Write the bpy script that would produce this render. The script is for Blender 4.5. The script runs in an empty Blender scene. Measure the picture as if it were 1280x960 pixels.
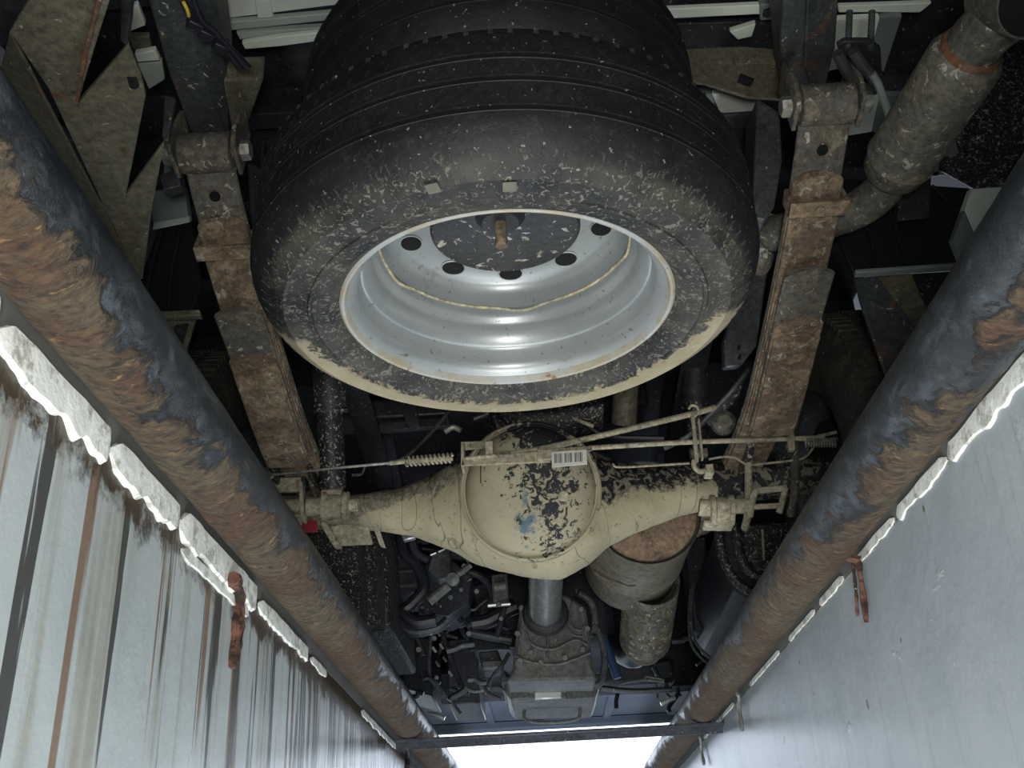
import bpy, math, random
from mathutils import Vector, Matrix, noise
R = math.radians
S = bpy.context.scene
COL = S.collection
random.seed(7)

# ------------------------------------------------------------------ camera
F, PITCH, YAW, ROLL = 1310.0, R(26.757), R(.695), R(2.963)
CAM = Vector((0, 0, -.40))
FW = Vector((-math.sin(YAW)*math.cos(PITCH), math.cos(YAW)*math.cos(PITCH), math.sin(PITCH)))
_r = Vector((math.cos(YAW), math.sin(YAW), 0)); _u = _r.cross(FW)
RT = _r*math.cos(ROLL) - _u*math.sin(ROLL)
UP = _u*math.cos(ROLL) + _r*math.sin(ROLL)
cd = bpy.data.cameras.new('camera'); co = bpy.data.objects.new('camera', cd); COL.objects.link(co)
cd.sensor_width = 36; cd.lens = 36*F/1280; cd.clip_start = .02
co.matrix_world = Matrix(((RT.x, UP.x, -FW.x, CAM.x), (RT.y, UP.y, -FW.y, CAM.y), (RT.z, UP.z, -FW.z, CAM.z), (0, 0, 0, 1)))
S.camera = co
# ------------------------------------------------------------------ world, lights, exposure
w = bpy.data.worlds.new('sky'); S.world = w; w.use_nodes = True
bg = w.node_tree.nodes['Background']; bg.inputs[0].default_value = (.80, .89, 1, 1); bg.inputs[1].default_value = 2.6
S.view_settings.view_transform = 'Standard'; S.view_settings.look = 'None'
S.view_settings.exposure = .42; S.view_settings.gamma = 1
def lamp(name, loc, target, size, sy, power, col):
    l = bpy.data.lights.new(name, 'AREA'); l.shape = 'RECTANGLE'; l.size = size; l.size_y = sy; l.energy = power; l.color = col
    o = bpy.data.objects.new(name, l); COL.objects.link(o); o.location = loc
    o.rotation_euler = (Vector(target)-Vector(loc)).to_track_quat('-Z', 'Y').to_euler(); return o
lamp('pit_work_lamp', (.04, .55, -1.15), (.0, 1.5, .35), .45, .45, 6, (1, .985, .93))
lamp('pit_floor_lamp', (.0, 1.5, -1.5), (.0, 1.6, .4), .35, 1.6, 8.5, (.96, .99, 1))
lamp('far_blue_fill', (.0, 3.6, -1.3), (.0, 3.2, .4), .3, .9, 7, (.72, .82, 1))  # added bluish fill for the underside at the far end, source unseen
lamp('hand_lamp', (.03, -.22, -.44), (.0, 1.5, .62), .16, .16, 7.5, (1, .99, .93))
lamp('door_daylight', (0, 7.2, 1.3), (0, 2, .3), 4.5, 2.2, 60, (.72, .85, 1))

# ------------------------------------------------------------------ pixel helper (places things at a known plane of the real scene)
def at(px, py, X=None, Y=None, Z=None):
    d = FW + RT*((px-640)/F) + UP*((480-py)/F)
    t = (X-CAM.x)/d.x if X is not None else (Y-CAM.y)/d.y if Y is not None else (Z-CAM.z)/d.z
    return CAM + d*t

# ------------------------------------------------------------------ materials
MATS = {}
class NT:
    def __init__(s, name):
        s.m = bpy.data.materials.new(name); s.m.use_nodes = True; s.n = s.m.node_tree.nodes; s.l = s.m.node_tree.links
        s.b = s.n['Principled BSDF']; s.tc = s.n.new('ShaderNodeTexCoord').outputs['Object']
    def new(s, t, **k):
        x = s.n.new(t)
        for a, v in k.items(): setattr(x, a, v)
        return x
    def put(s, sock, v):
        if isinstance(v, bpy.types.NodeSocket): s.l.new(v, sock)
        else: sock.default_value = v
    def noise(s, scale, detail=4, rough=.6, vec=None, dist=0):
        x = s.new('ShaderNodeTexNoise'); s.l.new(vec or s.tc, x.inputs['Vector'])
        x.inputs['Scale'].default_value = scale; x.inputs['Detail'].default_value = detail; x.inputs['Roughness'].default_value = rough; x.inputs['Distortion'].default_value = dist
        return x.outputs[0]
    def math(s, op, a, b=0.0, c=None):
        x = s.new('ShaderNodeMath', operation=op); s.put(x.inputs[0], a); s.put(x.inputs[1], b)
        if c is not None: s.put(x.inputs[2], c)
        return x.outputs[0]
    def ramp(s, v, a, b):
        x = s.new('ShaderNodeMapRange'); s.put(x.inputs[0], v); x.inputs[1].default_value = a; x.inputs[2].default_value = b; x.clamp = True
        return x.outputs[0]
    def mix(s, f, a, b):
        x = s.new('ShaderNodeMix', data_type='RGBA'); s.put(x.inputs[0], f)
        s.put(x.inputs[6], a if isinstance(a, bpy.types.NodeSocket) else (*a, 1)); s.put(x.inputs[7], b if isinstance(b, bpy.types.NodeSocket) else (*b, 1))
        return x.outputs[2]
    def scaled(s, v3):
        x = s.new('ShaderNodeMapping'); s.l.new(s.tc, x.inputs[0]); x.inputs['Scale'].default_value = v3; return x.outputs[0]
    def sep(s):
        x = s.new('ShaderNodeSeparateXYZ'); s.l.new(s.tc, x.inputs[0]); return x.outputs
    def finish(s, col, rough=.6, metal=0.0, h=None, hs=.3, hd=.004):
        s.put(s.b.inputs['Base Color'], col if isinstance(col, bpy.types.NodeSocket) else (*col, 1)); s.put(s.b.inputs['Roughness'], rough); s.put(s.b.inputs['Metallic'], metal)
        if h is not None:
            x = s.new('ShaderNodeBump'); s.put(x.inputs['Height'], h); x.inputs['Strength'].default_value = hs; x.inputs['Distance'].default_value = hd; s.l.new(x.outputs[0], s.b.inputs['Normal'])
        return s.m
MUD = (.42, .36, .235); MUD2 = (.30, .255, .17); RUST = (.13, .055, .026); SPECK = (.42, .40, .33)
def grime(name, base, rough=.55, metal=0.0, mud=0.0, mudc=MUD2, rust=0.0, speck=0.0, sscale=90, hs=.35, mscale=14):
    """painted / bare surface with patches of dried mud, rust patches and dirt specks; amounts 0..1"""
    if name in MATS: return MATS[name]
    t = NT(name); v = t.noise(11, 5)
    c = t.mix(t.ramp(v, .3, .75), base, tuple(min(1, x*1.7+.012) for x in base))
    md = t.math('ADD', .45, t.math('MULTIPLY', t.ramp(t.noise(95, 6, .75), .32, .68), 1.1))
    h = t.noise(60, 6, .65); hh = h
    r = rough
    if rust:
        f = t.ramp(t.noise(9, 7, .7, dist=.4), .72-rust*.5, .78-rust*.5+.03)
        c = t.mix(f, c, t.mix(t.ramp(t.noise(45, 4), .35, .7), RUST, (.24, .115, .05)))
    if mud:
        f = t.ramp(t.noise(mscale, 8, .72), .72-mud*.5, .76-mud*.5+.03)
        c = t.mix(f, c, t.mix(t.ramp(t.noise(30, 4), .3, .7), mudc, tuple(x*.72 for x in mudc)))
        r = t.math('MAXIMUM', t.math('MULTIPLY', f, .9), rough); hh = t.math('ADD', h, t.math('MULTIPLY', f, .4))
        if metal: metal = t.math('MULTIPLY', t.math('SUBTRACT', 1, f), metal)
    if speck:
        f = t.ramp(t.noise(sscale, 3, .6, dist=.8), .72-speck*.25, .75-speck*.25)
        c = t.mix(f, c, SPECK); hh = t.math('ADD', hh, t.math('MULTIPLY', f, .3))
    vm = t.new('ShaderNodeVectorMath', operation='SCALE'); t.l.new(c, vm.inputs[0]); t.l.new(md, vm.inputs['Scale']); c = vm.outputs[0]
    MATS[name] = t.finish(c, r, metal, hh, hs); return MATS[name]

def tyre_mat(cx, cy, name='spare_tyre_rubber', mud=True):
    t = NT(name); x, y, z = t.sep()
    dx = t.math('SUBTRACT', x, cx); dy = t.math('SUBTRACT', y, cy)
    r = t.math('SQRT', t.math('ADD', t.math('MULTIPLY', dx, dx), t.math('MULTIPLY', dy, dy)))
    base = t.mix(t.ramp(t.noise(20, 5), .3, .7), (.008, .009, .011), (.020, .022, .026))
    dust = t.ramp(t.noise(7, 6, .7), .38, .62)
    side = t.math('MULTIPLY', t.ramp(r, .326, .316), dust)
    if not mud: side = t.math('MULTIPLY', side, .0)
    base = t.mix(t.math('MULTIPLY', side, .75), base, (.10, .095, .075))
    sp = t.ramp(t.noise(120, 5, .65, dist=1.2), .56, .60)
    sp = t.math('MULTIPLY', sp, t.math('ADD', .10 if mud else -.85, t.math('MULTIPLY', t.ramp(r, .332, .31), .9)))
    base = t.mix(t.math('MULTIPLY', sp, .75), base, (.26, .25, .20))
    dot = t.ramp(t.noise(140, 2, .5), .70, .72)
    base = t.mix(t.math('MULTIPLY', dot, .6), base, (.4, .4, .36))
    rough = .62
    h = t.math('ADD', t.noise(70, 5, .6), sp)
    if mud:
        n = t.math('MULTIPLY', t.math('SUBTRACT', t.noise(48, 8, .8), .5), .11)
        ca = t.math('DIVIDE', dy, r); sa = t.math('ABSOLUTE', t.math('DIVIDE', dx, r))
        thr = t.math('ADD', .264, t.math('MULTIPLY', t.ramp(ca, .50, -.05), .028))
        f1 = t.ramp(t.math('SUBTRACT', t.math('ADD', r, n), thr), -.001, .003)
        f2 = t.ramp(t.math('ADD', ca, t.math('MULTIPLY', n, 3)), .06, .12)
        f = t.math('MULTIPLY', f1, f2)
        base = t.mix(f, base, t.mix(t.ramp(t.noise(24, 6), .35, .7), (.46, .41, .285), (.36, .31, .21)))
        rough = t.math('ADD', .6, t.math('MULTIPLY', f, .35)); h = t.math('ADD', h, t.math('MULTIPLY', f, 1.2))
    return t.finish(base, rough, 0, h, .45, .003)

def axle_mat():
    t = NT('mud_caked_axle_paint'); x, y, z = t.sep()
    blk = t.mix(t.ramp(t.noise(60, 4, .6, dist=1.), .50, .56), (.015, .016, .02), (.26, .24, .18))
    n = t.noise(26, 8, .75)
    zz = t.math('ADD', z, t.math('MULTIPLY', t.math('SUBTRACT', n, .5), .16))
    bias = t.math('ADD', t.math('SUBTRACT', t.math('MULTIPLY', t.ramp(x, .05, .12), .085), t.math('MULTIPLY', t.ramp(x, .15, .33), .06)), t.math('MULTIPLY', t.ramp(x, .37, .43), .25))
    f = t.ramp(t.math('ADD', zz, bias), .405, .392)
    cn = t.math('ABSOLUTE', t.math('SUBTRACT', t.noise(4.5, 2, .4, vec=t.scaled((3, 1, .5)), dist=.5), .5))
    crack = t.ramp(cn, .0055, .002)
    grav = t.math('MULTIPLY', t.ramp(t.math('ADD', zz, t.math('MULTIPLY', x, -.16)), .385, .395), t.ramp(x, -.05, -.09))
    mudc = t.mix(t.ramp(t.noise(12, 6), .3, .7), (.48, .435, .30), (.40, .355, .235))
    mudc = t.mix(t.ramp(t.noise(85, 4, .6), .62, .66), mudc, (.26, .23, .16))
    mudc = t.mix(grav, mudc, t.mix(t.ramp(t.noise(110, 5, .7), .42, .56), (.14, .13, .095), (.30, .27, .19)))
    mudc = t.mix(t.math('MULTIPLY', crack, .45), mudc, (.10, .09, .06))
    c = t.mix(f, blk, mudc)
    return t.finish(c, t.math('ADD', .5, t.math('MULTIPLY', f, .4)), 0, t.math('SUBTRACT', t.math('ADD', t.math('MULTIPLY', f, .8), t.noise(38, 7, .7)), t.math('MULTIPLY', crack, .5)), .7, .006)
def cover_mat():
    t = NT('differential_cover_paint'); x, y, z = t.sep()
    mudc = t.mix(t.ramp(t.noise(12, 6), .3, .7), (.46, .42, .30), (.37, .335, .23))
    n = t.noise(62, 7, .72, dist=.8)
    # bare patch runs from upper right to the middle
    d = t.math('ADD', t.math('MULTIPLY', t.math('ABSOLUTE', t.math('SUBTRACT', x, .035)), 3.2), t.math('MULTIPLY', t.math('SUBTRACT', .42, z), 1.0))
    f = t.ramp(t.math('SUBTRACT', n, t.math('MULTIPLY', d, .55)), .385, .40)
    c = t.mix(f, mudc, (.02, .024, .028))
    bl = t.ramp(t.noise(30, 3), .5, .6)
    g = t.math('ADD', t.math('ABSOLUTE', t.math('ADD', x, .012)), t.math('MULTIPLY', t.math('ABSOLUTE', t.math('SUBTRACT', z, .275)), .45))
    g = t.ramp(t.math('ADD', g, t.math('MULTIPLY', t.math('SUBTRACT', n, .5), .10)), .030, .024)
    c = t.mix(t.math('MULTIPLY', g, bl), c, (.10, .18, .23))
    return t.finish(c, .75, 0, t.math('ADD', t.noise(60, 5), t.math('SUBTRACT', 1, f)), .4, .003)
def rim_mat():
    t = NT('silver_rim_paint')
    c = t.mix(t.ramp(t.noise(9, 4), .3, .7), (.36, .39, .40), (.46, .49, .50))
    f = t.ramp(t.noise(120, 3, .5), .66, .69)
    c = t.mix(t.math('MULTIPLY', f, .6), c, (.12, .11, .09))
    r = t.ramp(t.noise(8, 7, .7, vec=t.scaled((1, 1, 1))), .60, .66)
    c = t.mix(t.math('MULTIPLY', r, .6), c, (.30, .27, .20))
    return t.finish(c, .32, .35, t.noise(40, 4), .08, .002)
def lip_mat():
    t = NT('dusty_rim_lip')
    c = t.mix(t.ramp(t.noise(14, 6, .7), .40, .60), (.50, .53, .54), (.46, .40, .27))
    c = t.mix(t.ramp(t.noise(30, 6, .7), .60, .66), c, (.28, .14, .06))
    return t.finish(c, .55, .1, t.noise(60, 4), .2, .002)
def pipe_mat(x0, name, sgn):
    t = NT(name); x, y, z = t.sep()
    st = t.noise(55, 5, .7, vec=t.scaled((1, .45, 1)), dist=.5)
    blk = t.mix(t.ramp(st, .50, .66), (.012, .016, .021), (.075, .09, .105))
    blk = t.mix(t.ramp(t.noise(12, 5, .7), .45, .7), blk, (.03, .037, .043))
    fine = t.ramp(t.noise(80, 6, .75, vec=t.scaled((1, 1.7, 1)), dist=.4), .36, .62)
    rust = t.mix(fine, (.030, .020, .014), (.145, .078, .040))
    olive = t.mix(fine, (.035, .030, .020), (.17, .13, .075))
    rust = t.mix(t.ramp(t.noise(8, 5, .6), .42, .56), rust, olive)
    rust = t.mix(t.ramp(t.noise(48, 5, .65, vec=t.scaled((1, 2.2, 1)), dist=.5), .61, .68), rust, (.33, .19, .075))
    n = t.math('ADD', t.math('MULTIPLY', t.noise(7.5, 4, .6), .55), t.math('MULTIPLY', t.noise(30, 7, .75, dist=1.0), .45))
    n = t.math('MULTIPLY_ADD', n, 2.0, -.5)
    lat = t.math('MULTIPLY', t.math('SUBTRACT', x, x0), sgn)    # + = away from the pit
    k = t.math('ADD', t.math('MULTIPLY', t.math('ADD', z, t.math('MULTIPLY', lat, -.25)), -9.5), t.math('MULTIPLY', t.ramp(y, .75, 1.35), .34 if sgn > 0 else .14))
    m = t.ramp(t.math('ADD', n, k), .80 if sgn > 0 else .64, .90 if sgn > 0 else .74)
    c = t.mix(m, blk, rust)
    h = t.math('ADD', t.math('MULTIPLY', t.noise(45, 7, .75, vec=t.scaled((1, 1.8, 1))), t.math('ADD', .5, m)), t.math('MULTIPLY', m, .35))
    return t.finish(c, t.math('ADD', .36, t.math('MULTIPLY', m, .45)), t.math('SUBTRACT', .25, t.math('MULTIPLY', m, .25)), h, .9, .009)
def wall_left_mat():
    t = NT('stained_painted_concrete'); x, y, z = t.sep()
    c = t.mix(t.ramp(t.noise(3.5, 5), .3, .7), (.41, .47, .49), (.55, .60, .61))
    sv = t.scaled((1, 15, .55))
    top = t.ramp(z, -1.0, -.05)
    far = t.ramp(y, .55, 1.8)
    s1 = t.ramp(t.math('ADD', t.noise(1.7, 5, .62, vec=sv, dist=.25), t.math('MULTIPLY', top, .05)), .55, .68)
    c = t.mix(t.math('MULTIPLY', s1, .6), c, (.24, .21, .13))
    s3 = t.ramp(t.math('ADD', t.noise(2.6, 3, .5, vec=t.scaled((1, 11, .35)), dist=.2), t.math('MULTIPLY', top, .03)), .615, .65)
    c = t.mix(t.math('MULTIPLY', s3, .85), c, (.20, .10, .045))
    s2 = t.ramp(t.math('ADD', t.noise(4.2, 4, .6, vec=t.scaled((1, 9, .35)), dist=.6), t.math('ADD', t.math('MULTIPLY', far, .085), t.math('MULTIPLY', top, .035))), .625, .655)
    c = t.mix(t.math('MULTIPLY', s2, .92), c, (.035, .035, .03))
    edge = t.ramp(t.math('ADD', z, t.math('MULTIPLY', t.noise(22, 6, .75), .12)), -.018, .002)
    c = t.mix(edge, c, (.05, .035, .02))
    return t.finish(c, .38, 0, t.math('ADD', t.noise(9, 6), t.math('MULTIPLY', s2, .3)), .3, .01)
def wall_right_mat():
    t = NT('grey_blue_painted_plaster'); x, y, z = t.sep()
    c = t.mix(t.ramp(t.noise(2.6, 5), .3, .7), (.31, .355, .40), (.41, .46, .50))
    dn = t.ramp(t.math('ADD', z, t.math('MULTIPLY', t.noise(16, 6, .8), .06)), .012, -.008)
    edge = t.ramp(t.math('ADD', z, t.math('MULTIPLY', t.noise(40, 7, .75), .03)), -.020, -.014)
    c = t.mix(t.math('MULTIPLY', t.ramp(t.noise(9, 7, .75), .46, .62), .5), c, (.46, .50, .53))
    c = t.mix(t.math('MULTIPLY', t.ramp(t.noise(5, 3, .5, vec=t.scaled((1, 12, .5))), .60, .64), .35), c, (.27, .30, .32))
    lump = t.ramp(t.noise(16, 5, .6, dist=.4), .64, .72)
    c = t.mix(t.math('MULTIPLY', lump, .35), c, (.62, .68, .70))
    c = t.mix(t.ramp(t.noise(34, 2, .4), .73, .75), c, (.18, .16, .14))
    c = t.mix(edge, c, t.mix(t.ramp(t.noise(40, 5), .45, .55), (.05, .04, .025), (.55, .54, .42)))
    h = t.math('ADD', t.math('ADD', t.noise(5, 4), t.math('MULTIPLY', lump, .2)), t.math('MULTIPLY', t.noise(60, 4), .2))
    return t.finish(c, .40, 0, h, .28, .010)
def simple(name, col, rough=.5, metal=0.0, sc=40, hs=.15):
    if name in MATS: return MATS[name]
    t = NT(name); c = t.mix(t.ramp(t.noise(sc*.4, 5), .3, .7), tuple(x*.8 for x in col), tuple(min(1, x*1.15) for x in col))
    MATS[name] = t.finish(c, rough, metal, t.noise(sc, 5), hs, .003); return MATS[name]
def chunk_mat():
    t = NT('flaking_white_plaster')
    c = t.mix(t.ramp(t.noise(34, 7, .75), .50, .60), (.86, .88, .85), (.45, .45, .40))
    c = t.mix(t.ramp(t.noise(13, 6, .75), .66, .70), c, (.22, .10, .035))
    return t.finish(c, .7, 0, t.noise(50, 6), .6, .004)

M = dict(
    rail=grime('greasy_black_chassis_paint', (.035, .040, .043), .5, 0, .25, (.15, .12, .075), .33, .22, 60),
    spring_grey=grime('dusty_spring_steel', (.085, .08, .068), .7, 0, .45, (.21, .185, .135), .12, .42, 60, .7, 20),
    spring_rust=grime('rusty_spring_steel', (.15, .105, .072), .8, 0, .55, (.33, .245, .16), .28, .42, 48, .8, 22),
    dark=grime('sooty_black_metal', (.012, .013, .016), .6, 0, 0, MUD2, 0, .18, 110),
    darkspeck=grime('speckled_black_metal', (.014, .015, .018), .5, 0, 0, MUD2, 0, .55, 170),
    drymud=grime('metal_under_dry_mud', (.05, .048, .04), .8, 0, .8, (.50, .455, .33), 0, .1, 60, .45, 18),
    grey=grime('dusty_cast_aluminium', (.085, .09, .085), .55, .2, .25, (.13, .125, .095), 0, .12, 90),
    greydark=grime('oily_dark_metal', (.055, .060, .065), .45, .3, .12, (.14, .13, .10), 0, .2, 100),
    engine=grime('grimy_engine_metal', (.022, .025, .032), .42, .2, 0, MUD2, 0, .16, 60),
    hose=simple('black_rubber_hose', (.016, .018, .024), .4, 0, 60),
    rubber=simple('black_rubber_flap', (.012, .013, .015), .35, 0, 12, .3),
    exh=grime('dirty_exhaust_steel', (.10, .095, .08), .65, .3, .4, (.20, .18, .13), 0, .42, 60),
    exhrust=grime('rusty_exhaust_neck', (.10, .055, .03), .8, 0, .3, (.22, .18, .12), .45, .3, 60),
    muff=grime('dusty_muffler_shell', (.105, .095, .07), .6, .15, .55, (.15, .135, .098), 0, .0, 90, .12, 5),
    muffcap=grime('brown_muffler_end', (.21, .15, .10), .6, .1, .3, (.17, .12, .08), 0, 0, 90, .12),
    plate=grime('olive_dirty_sheet', (.105, .098, .068), .62, .1, .35, (.155, .14, .095), .26, .2, 80, .3, 6),
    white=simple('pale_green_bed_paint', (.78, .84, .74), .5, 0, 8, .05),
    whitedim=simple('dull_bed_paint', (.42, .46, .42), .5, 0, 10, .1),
    bodygrey=simple('grey_body_sheet', (.20, .23, .22), .45, 0, 10, .1),
    rubberbush=simple('worn_rubber_bush', (.04, .04, .042), .6, 0, 50),
    bolt=grime('dusty_bolt_steel', (.22, .22, .20), .5, .5, .3, (.3, .27, .2), 0, 0, 90),
    silver=simple('bright_zinc_clip', (.55, .57, .58), .35, .6, 40),
    muddy_rod=grime('mud_coated_rod', (.10, .095, .075), .8, 0, .75, (.46, .42, .30), 0, .1, 60, .4, 30),
    hole=simple('recess_shade_black', (.004, .004, .005), .9, 0, 10),  # near-black painted in for the shade inside holes, sipes and grooves
    yellow=simple('yellow_wire_sleeve', (.75, .55, .05), .5),
    red=simple('red_reflector_plastic', (.35, .03, .05), .4),
    paper=simple('white_label_paper', (.70, .70, .64), .6), ink=simple('label_ink', (.06, .065, .07), .6),
    blue=simple('dark_blue_plastic', (.03, .07, .16), .4),
    floor=simple('workshop_floor_concrete', (.16, .16, .15), .8, 0, 12), shed=simple('shed_dark_sheet', (.05, .05, .055), .8, 0, 6),
    undertray=simple('undertray_glare_tint', (.17, .21, .27), .5, 0, 10),  # grey-blue tint paints the veiling glare near the front opening into the colour
    seam=grime('rusty_weld_bead', (.42, .36, .22), .7, .1, .5, (.5, .45, .33), .25, 0, 60),
)

# ------------------------------------------------------------------ mesh helpers
def basis(axis):
    a = Vector(axis).normalized(); h = Vector((0, 0, 1)) if abs(a.z) < .9 else Vector((1, 0, 0))
    u = a.cross(h).normalized(); return u, a.cross(u).normalized(), a
class MB:
    def __init__(s): s.v = []; s.f = []
    def add(s, vs, fs): k = len(s.v); s.v += [Vector(p) for p in vs]; s.f += [tuple(i+k for i in q) for q in fs]; return s
    def box(s, c, size, rot=None, taper=1):
        c = Vector(c); m = rot or Matrix.Identity(3); vs = []
        for z in (-.5, .5):
            for x, y in ((-.5, -.5), (.5, -.5), (.5, .5), (-.5, .5)):
                k = taper if z > 0 else 1; vs.append(c + m @ Vector((x*size[0]*k, y*size[1]*k, z*size[2])))
        return s.add(vs, [(3, 2, 1, 0), (4, 5, 6, 7), (0, 1, 5, 4), (1, 2, 6, 5), (2, 3, 7, 6), (3, 0, 4, 7)])
    def bar(s, a, b, wd, th, up=(0, 0, 1)):
        a, b = Vector(a), Vector(b); d = (b-a); L = d.length; d.normalize(); r = d.cross(Vector(up)).normalized(); u = r.cross(d)
        m = Matrix((r, d, u)).transposed(); return s.box((a+b)/2, (wd, L, th), m)
    def rings(s, rs, cap=True, close=False):
        n = len(rs[0]); k = len(s.v); vs = [p for r in rs for p in r]; fs = []
        m = len(rs)
        for i in range(m if close else m-1):
            a, b = i*n, ((i+1) % m)*n
            for j in range(n): fs.append((a+j, a+(j+1) % n, b+(j+1) % n, b+j))
        if cap and not close: fs.append(tuple(range(n))[::-1]); fs.append(tuple(range((m-1)*n, m*n)))
        return s.add(vs, fs)
    def tube(s, pts, r, n=10, smooth=0, cap=True):
        pts = [Vector(p) for p in pts]
        if smooth and len(pts) > 2: pts = spline(pts, smooth)
        rr = r if callable(r) else (lambda t: r); rs = []; L = len(pts)
        d0 = (pts[1]-pts[0]).normalized(); u, v, _ = basis(d0)
        for i, p in enumerate(pts):
            d = ((pts[min(i+1, L-1)]-p).normalized() + (p-pts[max(i-1, 0)]).normalized()).normalized() if 0 < i < L-1 else (pts[1]-pts[0] if i == 0 else pts[-1]-pts[-2]).normalized()
            u = (u - d*u.dot(d)).normalized(); v = d.cross(u); q = rr(i/(L-1))
            rs.append([p + (u*math.cos(2*math.pi*j/n) + v*math.sin(2*math.pi*j/n))*q for j in range(n)])
        return s.rings(rs, cap)
    def cyl(s, a, b, r, n=20, r2=None):
        r2 = r if r2 is None else r2; return s.tube([a, b], lambda t: r+(r2-r)*t, n)
    def lathe(s, prof, c, axis=(0, 0, 1), n=48, close=False, cap=False):
        u, v, a = basis(axis); c = Vector(c)
        rs = [[c + a*z + (u*math.cos(2*math.pi*j/n)+v*math.sin(2*math.pi*j/n))*r for j in range(n)] for r, z in prof]
        return s.rings(rs, cap, close)
    def prism(s, poly, off):
        n = len(poly); off = Vector(off); vs = [Vector(p) for p in poly]; vs += [p+off for p in vs]
        return s.add(vs, [tuple(range(n))[::-1], tuple(range(n, 2*n))] + [(i, (i+1) % n, n+(i+1) % n, n+i) for i in range(n)])
    def strip(s, pts, wd, th, side=(1, 0, 0)):
        """flat bar swept along pts; wd along side, th normal to it"""
        pts = [Vector(p) for p in pts]; side = Vector(side).normalized(); rs = []
        for i, p in enumerate(pts):
            d = (pts[min(i+1, len(pts)-1)]-pts[max(i-1, 0)]).normalized(); nn = side.cross(d).normalized()
            w_ = wd(i/(len(pts)-1)) if callable(wd) else wd
            rs.append([p+side*w_/2+nn*th/2, p-side*w_/2+nn*th/2, p-side*w_/2-nn*th/2, p+side*w_/2-nn*th/2])
        return s.rings(rs)
    def build(s, name, mat, parent=None, bevel=0, smooth=True, **props):
        me = bpy.data.meshes.new(name); me.from_pydata(s.v, [], s.f)
        import bmesh
        bm = bmesh.new(); bm.from_mesh(me); bmesh.ops.recalc_face_normals(bm, faces=bm.faces); bm.to_mesh(me); bm.free()
        if smooth:
            me.polygons.foreach_set('use_smooth', [True]*len(me.polygons)); me.set_sharp_from_angle(angle=R(35))
        o = bpy.data.objects.new(name, me); COL.objects.link(o); me.materials.append(M[mat] if isinstance(mat, str) else mat)
        if bevel:
            b = o.modifiers.new('bevel', 'BEVEL'); b.width = bevel; b.segments = 2; b.limit_method = 'ANGLE'; b.angle_limit = R(40)
        if parent: adopt(o, parent)
        for k, v in props.items(): o[k] = v
        return o
ORG = {}
def adopt(o, p):
    o.parent = p; o.matrix_parent_inverse = Matrix.Translation(-ORG.get(p.name, Vector((0, 0, 0))))
def spline(pts, k):
    pts = [Vector(p) for p in pts]; out = []; P = [pts[0]*2-pts[1]] + pts + [pts[-1]*2-pts[-2]]
    for i in range(1, len(P)-2):
        a, b, c, d = P[i-1:i+3]
        for j in range(k):
            t = j/k; out.append(.5*((2*b)+(c-a)*t+(2*a-5*b+4*c-d)*t*t+(3*b-a-3*c+d)*t**3))
    return out + [pts[-1]]
def thing(name, loc, label, cat, group=None):
    o = bpy.data.objects.new(name, None); COL.objects.link(o); o.location = loc; o.empty_display_size = .1
    o['label'] = label; o['category'] = cat; ORG[o.name] = Vector(loc)
    if group: o['group'] = group
    return o
def hexbolt(c, axis, r=.009, h=.007, n=6):
    return MB().lathe([(0.0001, h), (r*.9, h), (r, h*.8), (r, 0)], c, axis, n)

# ================================================================== THE SETTING
wl, wr = -.352, .406
def pit_wall(name, x0, x1, mat):
    o = MB().box(((x0+x1)/2, 2.5, -.93), (abs(x1-x0), 8.0, 1.80)).build(name, mat, smooth=False); o['kind'] = 'structure'; return o
wallL = pit_wall('wall_left', -.60, wl, wall_left_mat()); wallR = pit_wall('wall_right', wr, .65, wall_right_mat())
for nm, x0, x1 in (('floor', -4, -.352), ('floor', .406, 4)):
    o = MB().box(((x0+x1)/2, 2.3, -.014), (abs(x1-x0), 10.4, .028)).build(nm, 'floor', smooth=False); o['kind'] = 'structure'
o = MB().box((.02, 2.5, -1.85), (1.3, 8.1, .06)).build('floor', 'floor', smooth=False); o['kind'] = 'structure'
o = MB().box((.02, -1.55, -.93), (1.3, .1, 1.85)).build('wall_back', 'shed', smooth=False); o['kind'] = 'structure'
o = MB().box((.02, 6.55, -.93), (1.3, .1, 1.85)).build('wall_front', 'floor', smooth=False); o['kind'] = 'structure'
for nm, c, sz in (('wall_outer_left', (-4, 2.3, 1.5), (.1, 10.4, 3)), ('wall_outer_right', (4, 2.3, 1.5), (.1, 10.4, 3)), ('wall_outer_back', (0, -2.9, 1.5), (8, .1, 3)), ('ceiling', (0, 2.3, 3.05), (8.2, 10.5, .1))):
    o = MB().box(c, sz).build(nm, 'shed', smooth=False); o['kind'] = 'structure'

def flaky(bands, x_in, zc, name, parent, mat, seed, th=.022, hh=.02):
    """irregular lumps of plaster along the top edge of a pit wall: bands = (y0, y1, scale)"""
    for q, (y0, y1, sc) in enumerate(bands):
        n = max(10, int((y1-y0)/.0035)); rs = []
        for i in range(n+1):
            y = y0+(y1-y0)*i/n; e = min(1, 60*min(y-y0, y1-y)+.25)
            a = noise.noise(Vector((y*22, seed+q, 0)))*1.2+noise.noise(Vector((y*70, seed, 0)))*.3; b = noise.noise(Vector((y*17, seed+q, 7))); cc = noise.noise(Vector((y*50, seed, 3)))*1.1
            t_ = th*sc*e*(1+.25*a)*.6; h_ = hh*sc*e*(1.15+.3*b); lo = 1.2+.7*max(-.9, a+cc*.6); sg = 1 if x_in < 0 else -1
            rs.append([(x_in-sg*.004, y, zc+h_), (x_in+sg*t_*.95, y, zc+h_*.85), (x_in+sg*t_, y, zc+h_*.1), (x_in+sg*t_*(.9+.2*cc), y, zc-h_*lo*.75), (x_in-sg*.004, y, zc-h_*lo)])
        MB().rings(rs).build(name, mat, parent)
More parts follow.
